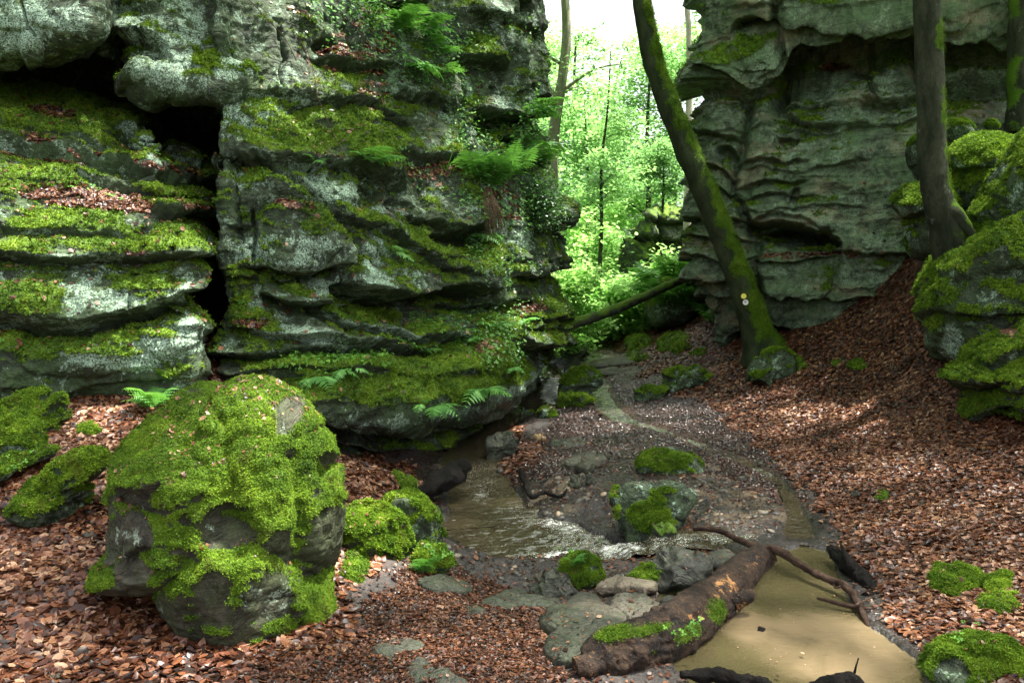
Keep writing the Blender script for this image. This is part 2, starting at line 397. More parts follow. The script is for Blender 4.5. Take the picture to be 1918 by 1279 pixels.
TUFT_T = []
for k in range(3):
    an = k*2.1+.3; c, s_ = math.cos(an), math.sin(an)
    TUFT_T += [(-.28*s_+.1*c, .28*c+.1*s_, -.15), (.28*s_+.1*c, -.28*c+.1*s_, -.15), (.8*c, .8*s_, .6)]
TUFT_T = np.array(TUFT_T); TUFT_F = [np.arange(9).reshape(3, 3)]
def tufts(key, parent, n, size, seed=1, thr=.5, view=True, name='moss'):
    s = SURF[key]; P, N, a = s['P'].reshape(-1, 3), s['N'].reshape(-1, 3), s['a']['moss'].ravel()
    if s['P'].ndim == 3:
        e1 = np.linalg.norm(np.gradient(s['P'], axis=0), axis=-1); e2 = np.linalg.norm(np.gradient(s['P'], axis=1), axis=-1); ar = (e1*e2).ravel()
    else: ar = s['area']
    px, py = s['px'].ravel(), s['py'].ravel()
    ok = (a > thr-.15) & (px > -60) & (px < 1980) & (py > -60) & (py < 1340)
    if view: ok &= np.sum(N*(CAM-P), 1) > -.15*np.linalg.norm(CAM-P, axis=1)
    w = ar*ok*np.clip(a-thr+.15, 0, .3)**1.3; rs = np.random.RandomState(seed)
    if w.sum() <= 0: return None
    idx = rs.choice(len(P), n, p=w/w.sum())
    rr = np.sqrt(ar[idx])[:, None]
    pos = P[idx] + rs.uniform(-.6, .6, (n, 3))*rr - N[idx]*.1*size
    nn = N[idx] + rs.normal(0, .35, (n, 3)) + np.array([0, 0, .25])
    Mx = frames(nn, rs.uniform(0, 6.28, n))
    sc = size*rs.uniform(.55, 1.35, n); sc3 = np.stack([sc, sc, sc*rs.uniform(.6, 1.3, n)], 1)
    V, Fs, r = bake_multi(TUFT_T, TUFT_F, pos, Mx, sc3, rs)
    clump = fbm(pos*9, 2)*.5
    r = np.clip(r*.8+.1+np.repeat(clump, 9), 0, 1)
    return part(name, V, Fs, M['tufts'], parent, dict(rnd=r), smooth=False)
def ctrl_pix(rows, cols):                 # cols[c] = list of (px,py,D) per row
    return np.array([[at(*cols[c][r]) for c in range(len(cols))] for r in range(rows)])

# ---------- left block (A)
def build_left_block():
    plan = [(-9.5, 6.2), (-6.5, 7.0), (-4.9, 7.4), (-3.9, 7.75), (-3.35, 7.88), (-3.17, 8.08), (-3.65, 9.4), (-4.6, 11.5)]
    outd = [(.2, -1), (.2, -1), (.25, -1), (.3, -1), (.5, -.9), (1, -.2), (1, 0), (1, 0)]
    zr = [.3, .75, 1.05, 1.45, 1.75, 2.1, 2.5, 2.9, 3.3, 3.75, 4.2, 4.5, 4.45]
    bk = [.35, .22, .02, 0., .12, .25, .42, .75, 1.2, 1.9, 2.8, 3.8, 5.0]
    hs_ = [1.0, 1.0, .98, .86, .80, .66, .55, .45]
    bf = [1, 1, 1, 1, .8, .5, .15, .05]
    c = np.zeros((len(zr), len(plan), 3))
    for r in range(len(zr)):
        for k, (x, y) in enumerate(plan):
            z = zr[r] if zr[r] < 2.5 else 2.5+(zr[r]-2.5)*hs_[k]
            o = np.array(outd[k]); o = o/np.linalg.norm(o)
            c[r, k] = (x-o[0]*bk[r]*bf[k], y-o[1]*bk[r]*bf[k] + (bk[r]*.6 if k > 4 else 0), z)
    feats = [
     ('L', [(-300, 600), (0, 592), (60, 606), (150, 610), (250, 592), (330, 560), (380, 520)], .42, 60, 34, .12),
     ('L', [(-300, 470), (0, 473), (80, 487), (160, 490), (250, 492), (320, 487), (400, 476)], .16, 30, 26, .12, 15),
     ('L', [(-20, 418), (60, 432), (140, 440), (230, 446)], .07, 16, 14, .05),
     ('L', [(300, 404), (360, 400), (425, 396)], .2, 20, 20, .1, 15),
     ('L', [(-300, 262), (0, 268), (110, 285), (200, 302), (300, 326), (400, 348)], .16, 30, 22, .12),
     ('L', [(-300, 215), (20, 240), (120, 262), (190, 290)], .1, 20, 16, .06),
     ('L', [(150, 320), (250, 345), (340, 365), (400, 378)], .1, 16, 14, .06),
     ('L', [(220, 250), (270, 262), (320, 290), (360, 318)], .15, 26, 16, .12),
     ('C', [(370, 520), (385, 560), (395, 620), (390, 690)], .12, 6), ('C', [(250, 492), (256, 540), (248, 590)], .05, 3), ('C', [(60, 440), (70, 480)], .06, 3), ('C', [(330, 404), (336, 440), (330, 486)], .08, 3), ('C', [(375, 400), (380, 476)], .12, 4),
     ('B', (190), 655, 150, 50, -6, .14), ('B', 330, 620, 60, 40, -30, .1),
    ]
    V, Fs, a = cliff('A', c, [12, 20, 26, 30, 30, 34, 40, 44, 44, 34, 26, 12], [20, 60, 90, 80, 70, 36, 20], feats,
        lump=.10, strata=.010, med=.018, fine=.014, sz=2.6, seed=1,
        moss_bias=-.22, mossn=.7, nzw=(.1, .75),
        moss_blobs=[(60, 210, 110, 60, .9), (190, 230, 90, 50, .8), (230, 185, 70, 18, .6, 20), (60, 340, 90, 28, .5), (300, 365, 90, 22, .8), (70, 420, 60, 30, .9), (190, 400, 40, 18, .7),
                    (240, 450, 120, 26, .75), (330, 440, 60, 30, .7), (270, 530, 90, 30, .7), (50, 560, 80, 36, .7), (70, 650, 120, 34, .8), (320, 690, 40, 20, .8), (330, 350, 60, 20, .7), (150, 300, 60, 14, .4)],
        lich_blobs=[(180, 540, 200, 50, .75), (230, 660, 120, 40, 1.0), (300, 280, 70, 45, .8), (390, 440, 30, 70, .9), (40, 640, 60, 30, .3), (270, 235, 60, 30, .7), (340, 630, 50, 60, .9)],
        litter_blobs=[(60, 280, 120, 26, .9, 8), (220, 310, 200, 18, .9, 9), (150, 372, 130, 24, .9, 4), (300, 392, 130, 9, .8), (100, 215, 60, 12, .5, 10), (250, 480, 130, 6, .6)])
    o = top('cliff_block', V, Fs, M['rock_left'], 'low layered rock block with mossy leaf-strewn ledges, left of the dark cleft', 'rock outcrop', attrs=a, origin=(-4.5, 7.6, .6))
    tufts('A', o, 60000, .024, 2, .48)

# ---------- upper left overhanging rocks (B)
def build_overhangs():
    ex = [-420, -150, 0, 50, 90, 140, 180, 197]; ey = [100, 108, 112, 102, 108, 92, 74, 70]
    cols = []
    for x, y in zip(ex, ey):
        k = 0 if x < 190 else 1
        cols.append([(x, y-70, 13.5), (x, y-30, 11.3), (x, y+2, 9.6+.3*k), (x, y-6, 9.05+.5*k), (x, y-40, 8.85+.6*k), (x, y-100, 8.9+.6*k), (x, y-220, 9.1+.6*k), (x, y-420, 9.8+.5*k), (x, y-560, 11.5)])
    cols.append([(215, y-70, 13.5), (215, y-30, 11.5), (212, 70, 10.4), (210, 62, 10.2), (208, 30, 10.2), (206, -30, 10.2), (206, -150, 10.5), (206, -350, 11), (206, -500, 12)])
    c = ctrl_pix(9, cols)
    V, Fs, a = cliff('B1', c, [10, 16, 12, 24, 40, 50, 50, 20], [20, 40, 30, 24, 30, 24, 16, 14],
        [('C', [(38, -20), (50, 30), (62, 62), (75, 72)], .12, 2.2), 
         ('B', 60, 85, 26, 28, 10, .12), ('B', 130, 40, 70, 50, 0, .08)], lump=.05, strata=.02, med=.02, fine=.014, seed=2,
        moss_bias=-.55, lich_blobs=[(-20, 60, 120, 80, .75), (100, 40, 90, 60, .55)])
    top('overhanging_rock', V, Fs, M['rock_left'], 'pale cracked slab of rock hanging over the cave at the top left corner', 'rock', attrs=a)
    ex = [180, 196, 215, 262, 244, 262, 300, 360, 425, 470, 520]; ey = [95, 78, 64, 84, 126, 148, 168, 178, 167, 160, 160]
    ex = [182, 198, 216, 236, 250, 268, 300, 360, 425, 470, 520]; ey = [90, 76, 70, 84, 118, 146, 166, 177, 166, 158, 160]
    Dl = [10.6, 10.2, 10.0, 9.9, 9.6, 9.45, 9.35, 9.4, 9.5, 9.9, 10.8]
    cols = []
    for x, y, D in zip(ex, ey, Dl):
        cols.append([(x, y-60, 13.5), (x, y-30, 11.5), (x, y+2, D+.5), (x, y-5, D), (x, y-36, D+.15), (x, y-90, D+.45), (x, y-190, D+.8), (x, y-380, D+1.4), (x, y-600, D+3)])
    c = ctrl_pix(9, cols)
    V, Fs, a = cliff('B2', c, [10, 16, 14, 26, 44, 60, 60, 20], [14, 16, 16, 16, 16, 24, 40, 40, 30, 20],
        [('L', [(190, 68), (225, 66), (262, 80), (300, 92)], .25, 25, 30, .1), ('L', [(250, 140), (300, 152), (330, 160)], .05, 20, 12, .05),
         ('H', 290, 120, 40, 22, 20, .10), ('B', 285, 150, 50, 22, 12, .14), ('L', [(370, 95), (440, 80), (520, 90)], .06, 25, 20, .06)],
        lump=.14, strata=.04, med=.03, fine=.016, seed=3, moss_bias=-.38,
        moss_blobs=[(385, 105, 26, 26, .8), (440, 88, 60, 20, .9), (470, 20, 80, 30, .9), (300, 128, 30, 5, .5), (500, 130, 60, 30, .5)],
        lich_blobs=[(300, 60, 150, 90, .55), (340, 140, 90, 40, .75), (450, 120, 60, 30, .8), (440, 50, 60, 26, .8)],
        litter_blobs=[(305, 130, 30, 8, 1.)])
    o = top('cliff_brow', V, Fs, M['rock_left'], 'lichen speckled rock brow jutting over the dark cave mouth above the cleft', 'rock', attrs=a)
    tufts('B2', o, 12000, .026, 5, .5)

# ---------- middle cliff (C)
def colX(px, D): return (px-CX)/F*D
def build_mid_cliff():
    plan = [(-8.5, 13.0), (-5.5, 12.6), (-3.3, 12.2), (-3.05, 10.2), (colX(424, 8.9)-.02, 8.9)]
    pxD = [(455, 8.65), (520, 8.7), (620, 8.9), (720, 9.4), (820, 10.25), (900, 11.2), (975, 12.4), (1022, 13.5), (1042, 14.3)]
    plan += [(colX(p, D), D) for p, D in pxD] + [(.95, 15.6), (.5, 17.5), (-.8, 20)]
    outd = [(0, -1), (0, -1), (.2, -1), (1, 0), (.3, -1)] + [(.35, -.9), (.7, -.75), (.81, -.6), (.81, -.6), (.8, -.6), (.8, -.6), (.85, -.5), (.95, -.2), (1, .0), (1, .3), (1, .5), (1, .6)]
    bf = [.3, .3, .3, .2, .5, .8, 1, 1, 1, 1, .9, .55, .3, .22, .22, .3, .3]
    zr = [-.9, -.35, .02, .3, .42, .7, .95, 1.15, 1.5, 2.0, 2.6, 3.2, 3.9, 4.7, 5.6, 6.6, 8., 10.5, 11.5]
    bk = [.36, .34, .26, .12, 0., -.02, .05, .14, .3, .4, .5, .72, 1.1, 1.45, 1.75, 2.1, 2.5, 3.4, 7.]
    c = np.zeros((len(zr), len(plan), 3))
    for r in range(len(zr)):
        for k, (x, y) in enumerate(plan):
            o = np.array(outd[k]); o = o/np.linalg.norm(o); b = bk[r]
            under = b if r < 4 else 0
            f = bf[k] if r >= 4 else (1.0 if k < 11 else 1.5)
            c[r, k] = (x-o[0]*b*f, y-o[1]*b*f, zr[r])
    feats = [
     # lip of the big convex face over the channel, strata below it
     ('L', [(560, 770), (620, 792), (700, 808), (780, 805), (860, 785), (930, 758), (1000, 716)], .38, 60, 60, .16, 30, 5),
     ('L', [(640, 838), (720, 846), (800, 842), (870, 818), (940, 785)], .16, 14, 18, .13),
     ('L', [(700, 872), (780, 876), (850, 856), (900, 828)], .1, 10, 14, .1),
     # plant shelf and the recess above it
     ('L', [(405, 668), (480, 668), (560, 660), (640, 655), (720, 650), (800, 650), (860, 636)], .30, 16, 14, .10, 20, 4),
     ('B', 640, 690, 230, 22, 0, .12), ('B', 760, 735, 240, 60, -4, .16),
     ('L', [(420, 700), (520, 694), (620, 692), (700, 700)], .08, 14, 20, .05),
     # long sloping slabs of the lower middle
     ('L', [(440, 612), (500, 634), (560, 640), (620, 642), (680, 650), (750, 655)], .10, 26, 14, .16),
     ('L', [(590, 566), (640, 596), (700, 618), (770, 632), (830, 640)], .26, 22, 14, .12, 20, 4),
     ('L', [(500, 556), (540, 570), (580, 572), (612, 564)], .30, 26, 16, .18, 12, 4),
     ('L', [(505, 520), (530, 532), (548, 526)], .15, 18, 8, .12, 8, 3),
     ('L', [(655, 560), (680, 568), (692, 562)], .12, 14, 8, .12, 8, 3),
     # dark block and the grooves round it
     ('L', [(462, 500), (520, 512), (580, 514), (640, 500)], .28, 60, 16, .16, 12, 4),
     ('C', [(606, 396), (640, 440), (655, 478), (648, 512), (640, 540)], .32, 7),
     ('C', [(652, 478), (680, 492), (700, 500)], .12, 5),
     ('C', [(478, 300), (512, 332), (550, 360), (605, 386)], .28, 7),
     ('C', [(440, 300), (442, 380), (450, 450)], .1, 5),
     ('B', 530, 345, 60, 26, 38, .12), ('B', 545, 450, 85, 60, 8, .18), ('B', 635, 350, 60, 28, 30, .12),
     # overhanging block in the centre with the cave under it
     ('L', [(640, 530), (700, 548), (770, 560), (800, 540), (850, 536), (890, 545)], .75, 75, 42, .30, 25, 5),
     ('L', [(610, 402), (650, 420), (700, 440), (760, 470), (800, 500), (840, 520)], .06, 30, 20, .16),
     ('C', [(600, 412), (640, 436), (690, 462), (705, 478)], .1, 4),
     ('H', 690, 365, 30, 28, 0, .3), ('H', 620, 350, 22, 18, 0, .12), ('H', 745, 395, 40, 22, 10, .15),
     ('H', 860, 460, 60, 34, 0, .5), ('L', [(760, 405), (830, 420), (900, 430)], .2, 30, 26, .12),
     # main moss shelf
     ('L', [(440, 292), (500, 304), (560, 312), (620, 316), (690, 326), (750, 345)], .22, 70, 22, .22, 20, 5),
     ('L', [(560, 190), (620, 198), (690, 200), (760, 230)], .14, 40, 18, .14, 20, 4),
     ('L', [(430, 170), (520, 172), (570, 184)], .10, 26, 20, .08),
     ('H', 600, 88, 22, 14, 0, .35), ('H', 745, 10, 70, 26, 0, .9), ('L', [(740, 180), (800, 182), (850, 200)], .22, 34, 26, .12),
     ('L', [(750, 290), (830, 300), (900, 320)], .15, 34, 26, .16),
     # weathered right tower
     ('L', [(870, 108), (910, 112), (945, 126)], .4, 26, 30, .22, 12, 4),
     ('L', [(895, 205), (940, 218), (990, 216), (1045, 205)], .6, 40, 34, .18, 14, 4),
     ('L', [(940, 255), (1000, 272), (1045, 268)], .35, 18, 20, .12, 12, 4),
     ('L', [(985, 300), (1050, 306)], .25, 14, 18, .08, 12, 4),
     ('H', 925, 168, 12, 9, 0, .2), ('H', 945, 176, 10, 8, 0, .2), ('H', 968, 182, 12, 9, 0, .2), ('H', 990, 172, 12, 8, 0, .2), ('H', 1008, 190, 14, 9, 0, .2), ('H', 955, 45, 14, 22, 20, .3),
     ('H', 985, 20, 18, 26, 0, .5), ('H', 900, 60, 26, 30, 10, .2), ('H', 925, 240, 46, 18, 6, .4),
     ('B', 1052, 400, 50, 26, -8, .34), ('L', [(1010, 424), (1050, 430), (1110, 420)], .35, 30, 16, .03, 14, 4),
     ('B', 1030, 475, 60, 36, -10, .08), ('L', [(960, 520), (1010, 514), (1070, 496)], .45, 40, 26, .06, 14, 4),
     ('B', 925, 510, 70, 56, 10, .25), ('L', [(850, 568), (930, 570), (990, 560)], .3, 30, 20, .1),
     # joints and broken corners
     ('C', [(470, 395), (478, 440), (474, 500)], .16, 4), ('C', [(700, 200), (712, 250), (705, 300)], .14, 5), ('C', [(560, 520), (566, 545)], .12, 4), ('C', [(740, 470), (748, 510), (744, 548)], .10, 3.5),
     ('C', [(800, 350), (806, 400), (800, 450)], .18, 5), ('C', [(860, 120), (872, 180), (868, 250), (880, 300)], .25, 8), ('C', [(520, 60), (528, 120), (522, 165)], .14, 4), ('C', [(640, 60), (652, 130), (648, 190)], .16, 6),
     ('C', [(985, 40), (990, 100), (985, 160)], .12, 5), ('C', [(940, 430), (948, 500), (944, 550)], .16, 5), ('L', [(600, 110), (660, 120), (720, 130)], .14, 26, 16, .12), ('B', 760, 620, 60, 26, 10, .08), ('L', [(880, 30), (940, 36), (1000, 60)], .16, 22, 18, .12),
     ('L', [(430, 420), (470, 424)], .1, 16, 12, .06, 10, 4), ('L', [(430, 520), (480, 528)], .12, 18, 14, .08, 10, 4),
     # nose with a mossy top
     ('L', [(955, 640), (1010, 652), (1080, 640)], .5, 44, 60, .22, 20, 5),
     ('L', [(975, 618), (1080, 612)], .12, 8, 8, .08, 10, 3), ('L', [(960, 604), (1080, 596)], .10, 8, 7, .08, 10, 3),
     ('B', 1000, 585, 80, 22, 0, .14), ('B', 905, 640, 110, 66, 0, .2),
     ('L', [(1000, 738), (1035, 732)], .1, 16, 16, .16),
    ]
    V, Fs, a = cliff('C', c, [14, 22, 26, 20, 24, 22, 20, 30, 40, 44, 44, 48, 54, 54, 50, 40, 20, 8],
        [10, 16, 14, 22, 26, 40, 56, 58, 58, 50, 44, 34, 24, 20, 14, 8], feats,
        lump=.16, strata=.014, med=.022, fine=.018, sz=1.9, seed=4, tilt=.12,
        moss_bias=-.30, mossn=.65, nzw=(.1, .7),
        moss_blobs=[(560, 230, 130, 60, .7), (690, 240, 80, 60, .75, 30), (740, 300, 60, 40, .5), (470, 395, 40, 20, .8), (560, 400, 60, 18, .7, 12), (600, 430, 30, 40, .6, 45), (450, 540, 24, 90, .9),
                    (480, 325, 30, 18, .8, 40), (630, 405, 30, 14, .7), (770, 460, 90, 34, .8, 28), (700, 410, 60, 16, .5, 20), (680, 560, 40, 10, 1.), (520, 520, 24, 12, 1), (560, 545, 40, 12, .9, 15), (650, 585, 50, 14, .8, 10), (720, 590, 40, 12, .8, 10),
                    (480, 605, 50, 30, .8), (500, 680, 90, 10, .6), (700, 705, 170, 44, .85), (860, 690, 140, 70, .8), (760, 735, 200, 44, .8), (940, 690, 50, 60, .5), (940, 510, 60, 50, .5), (900, 480, 60, 40, .3), (1010, 580, 70, 26, .8), (940, 640, 60, 70, .5),
                    (900, 75, 40, 14, .6), (920, 110, 50, 14, .9), (840, 330, 60, 50, .4), (570, 60, 26, 50, .7), (640, 120, 80, 50, .4), (720, 200, 60, 30, .5), (1000, 130, 40, 20, .5), (870, 250, 30, 50, .3), (430, 130, 30, 30, .4), (820, 860, 90, 40, .5)],
        lich_blobs=[(470, 220, 70, 60, .7), (520, 190, 60, 40, .5), (530, 470, 100, 45, .75), (590, 340, 90, 40, .6, 25), (720, 520, 100, 30, .85), (620, 560, 60, 20, .7), (560, 625, 110, 18, .9, 6), (720, 620, 110, 14, .8, 12),
                    (860, 190, 50, 50, .5), (700, 480, 40, 40, .8), (800, 780, 150, 14, .5, -8), (960, 720, 50, 50, .5), (940, 40, 70, 60, .4), (980, 190, 70, 40, .5), (1000, 280, 50, 16, .6), (1010, 680, 40, 60, .3), (960, 440, 60, 40, .4), (660, 370, 80, 40, .3), (475, 340, 40, 20, .5)],
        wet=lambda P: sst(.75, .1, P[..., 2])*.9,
        litter_blobs=[(600, 300, 70, 10, .9, 5), (640, 100, 60, 50, .7), (700, 60, 60, 60, .6), (800, 330, 80, 30, .8), (960, 380, 60, 40, .8), (545, 385, 50, 8, 1, 12), (990, 580, 40, 12, .9), (700, 170, 40, 60, .4), (780, 640, 60, 6, .5), (560, 20, 30, 40, .5), (920, 655, 40, 20, .6), (470, 610, 40, 10, .7)])
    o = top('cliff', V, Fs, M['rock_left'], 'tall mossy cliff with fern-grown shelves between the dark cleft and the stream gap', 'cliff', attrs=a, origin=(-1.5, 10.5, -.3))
    tufts('C', o, 130000, .027, 7, .5)

# ---------- right cliff (D)
def build_right_cliff():
    plan = [(6.2, 24), (4.9, 20), (3.95, 17), (3.42, 15.4), (colX(1325, 14.7), 14.7), (colX(1400, 14.35), 14.35), (colX(1500, 14.), 14.), (colX(1610, 13.6), 13.6), (colX(1720, 13.2), 13.2), (colX(1830, 12.9), 12.9), (colX(1960, 12.6), 12.6), (10.5, 12.2), (14, 11.8)]
    outd = [(-1, 0), (-1, .1), (-1, -.1), (-1, -.5), (-.5, -1)] + [(-.2, -1)]*8
    zr = [.2, .8, 1.15, 1.5, 1.9, 2.3, 2.8, 3.3, 3.9, 4.5, 5.1, 5.5, 5.9, 6.3, 6.8, 7.6, 9, 11, 11.6]
    bk = [1.2, 1.0, .75, .42, .15, 0, 0, .05, .08, .12, .25, .4, .1, -.3, -.35, -.3, .1, .8, 5]
    c = np.zeros((len(zr), len(plan), 3))
    for r in range(len(zr)):
        for k, (x, y) in enumerate(plan):
            o = np.array(outd[k]); o = o/np.linalg.norm(o)
            b = bk[r]*(1 if k < 7 or r > 3 else .5) if k > 4 or r < 5 else bk[r]*.35
            if k > 8 and 3 < r < 12: b += .5
            c[r, k] = (x-o[0]*b, y-o[1]*b, zr[r])
    feats = [
     ('C', [(1402, 190), (1396, 250), (1385, 300), (1375, 360), (1410, 420), (1420, 480), (1418, 560)], .24, 8),
     ('C', [(1408, 400), (1404, 460)], .15, 3),
     ('C', [(1452, -40), (1456, 40), (1470, 95)], .35, 8),
     # big roof shadow at the top
     ('L', [(1460, 118), (1490, 95), (1540, 68), (1600, 46), (1680, 40), (1760, 52), (1850, 58), (1960, 50)], 1.25, 60, 62, .25, 30, 6),
     ('H', 1620, 95, 180, 42, -4, .5), ('H', 1800, 85, 120, 40, 3, .7),
     ('L', [(1440, 40), (1560, 42), (1700, 26), (1800, 18)], .12, 24, 18, .1),
     # upper left lobes
     ('H', 1415, 55, 50, 24, -6, .55), ('B', 1400, 105, 90, 46, -22, .35), ('L', [(1290, 80), (1330, 104), (1400, 130), (1470, 150)], .14, 30, 20, .08),
     ('L', [(1275, 178), (1330, 160), (1370, 172), (1410, 176), (1440, 150)], .3, 40, 26, .2, 20, 5), ('H', 1295, 60, 34, 50, 0, .5), ('B', 1290, 150, 60, 36, 10, .2),
     ('B', 1600, 170, 60, 50, 0, .12), ('B', 1670, 145, 45, 34, 0, .22),
     ('L', [(1480, 185), (1560, 195), (1640, 188), (1720, 182)], .1, 30, 14, .08), ('C', [(1628, 120), (1630, 160), (1640, 190)], .12, 4),
     ('L', [(1480, 205), (1510, 230), (1560, 236)], .15, 20, 16, .1),
     ('L', [(1620, 183), (1700, 186), (1790, 166), (1900, 160)], .10, 18, 12, .1), ('L', [(1560, 238), (1650, 232), (1760, 210)], .05, 18, 12, .05),
     ('H', 1600, 78, 20, 10, 0, .1), ('B', 1830, 140, 80, 26, 0, .2), ('L', [(1760, 158), (1900, 150)], .3, 26, 20, .15),
     # scallops down the left face
     ('L', [(1290, 245), (1340, 250), (1380, 262)], .12, 22, 18, .1), ('L', [(1285, 300), (1340, 308), (1372, 330)], .14, 26, 16, .1), ('L', [(1290, 350), (1340, 340), (1370, 356)], .10, 20, 14, .08),
     ('H', 1362, 300, 22, 26, -10, .3),
     ('L', [(1395, 305), (1430, 295), (1480, 305), (1500, 300)], .1, 22, 20, .1), ('H', 1470, 265, 30, 14, -12, .22), ('L', [(1395, 348), (1450, 335), (1500, 338)], .12, 16, 10, .08), ('L', [(1400, 372), (1460, 362), (1520, 366)], .10, 14, 10, .07),
     ('L', [(1400, 420), (1440, 395), (1500, 405), (1560, 430)], .1, 20, 14, .05), ('H', 1490, 375, 12, 26, 0, .18),
     ('L', [(1412, 412), (1450, 410), (1500, 418), (1545, 432), (1570, 455)], .5, 50, 34, .14, 12, 5), ('H', 1495, 446, 85, 28, 8, .75),
     ('L', [(1540, 470), (1600, 474), (1700, 472), (1800, 468)], .06, 24, 16, .12), ('L', [(1420, 490), (1480, 486), (1560, 484)], .08, 14, 14, .06),
     ('L', [(1285, 410), (1340, 404), (1400, 410)], .14, 16, 16, .1), ('L', [(1280, 440), (1340, 440), (1410, 446)], .10, 12, 12, .1), ('L', [(1280, 480), (1340, 478), (1410, 482)], .12, 12, 12, .1), ('L', [(1285, 518), (1350, 515), (1410, 520)], .2, 14, 16, .12), ('L', [(1320, 545), (1380, 548), (1410, 550)], .15, 10, 14, .08),
     ('L', [(1425, 540), (1520, 545), (1600, 548), (1680, 556)], .10, 22, 14, .12), ('L', [(1420, 590), (1500, 594), (1600, 590), (1690, 580)], .35, 30, 60, .18, 15, 5), ('L', [(1345, 555), (1400, 575)], .3, 12, 40, .1),
     ('H', 1510, 630, 150, 36, -6, 1.3), ('H', 1750, 560, 60, 40, 0, .4),
    ]
    V, Fs, a = cliff('D', c, [14, 16, 20, 22, 24, 30, 34, 36, 36, 36, 30, 26, 26, 24, 26, 20, 12, 6], [6, 12, 22, 30, 40, 56, 60, 58, 46, 40, 16, 8], feats,
        lump=.12, strata=.035, med=.045, fine=.026, sz=1.8, seed=6, tilt=-.10, bed=((1.5, .20, 1.), (3.7, .08, 2.), (9., .025, 5.)),
        moss_bias=-.38, mossn=.6, nzw=(.2, .85),
        moss_blobs=[(1390, 90, 80, 26, 1.1, -22), (1470, 155, 90, 26, 1., -30), (1330, 20, 60, 20, .7), (1560, 520, 30, 30, .8), (1640, 495, 90, 12, .7), (1480, 130, 60, 10, .8, -10), (1790, 190, 20, 20, 1.2), (1560, 10, 100, 12, .5), (1800, 220, 30, 30, .8), (1500, 240, 40, 40, .25)],
        lich_blobs=[(1600, 190, 140, 60, .5), (1500, 290, 100, 60, .45), (1560, 400, 130, 50, .6), (1640, 450, 60, 20, .6), (1830, 150, 80, 30, .6), (1440, 130, 50, 60, .5), (1640, 520, 70, 30, .6), (1350, 180, 60, 40, .5)],
        litter_blobs=[(1640, 478, 130, 8, 1.1), (1480, 480, 80, 8, .6), (1520, 128, 90, 8, 1.)])
    o = top('cliff', V, Fs, M['rock_right'], 'greenish sandstone cliff with dark hollow near its top, behind the leaning trunk', 'cliff', attrs=a, origin=(6, 13.5, 1))
    tufts('D', o, 16000, .04, 9, .5)

build_left_block(); build_overhangs(); build_mid_cliff(); build_right_cliff()

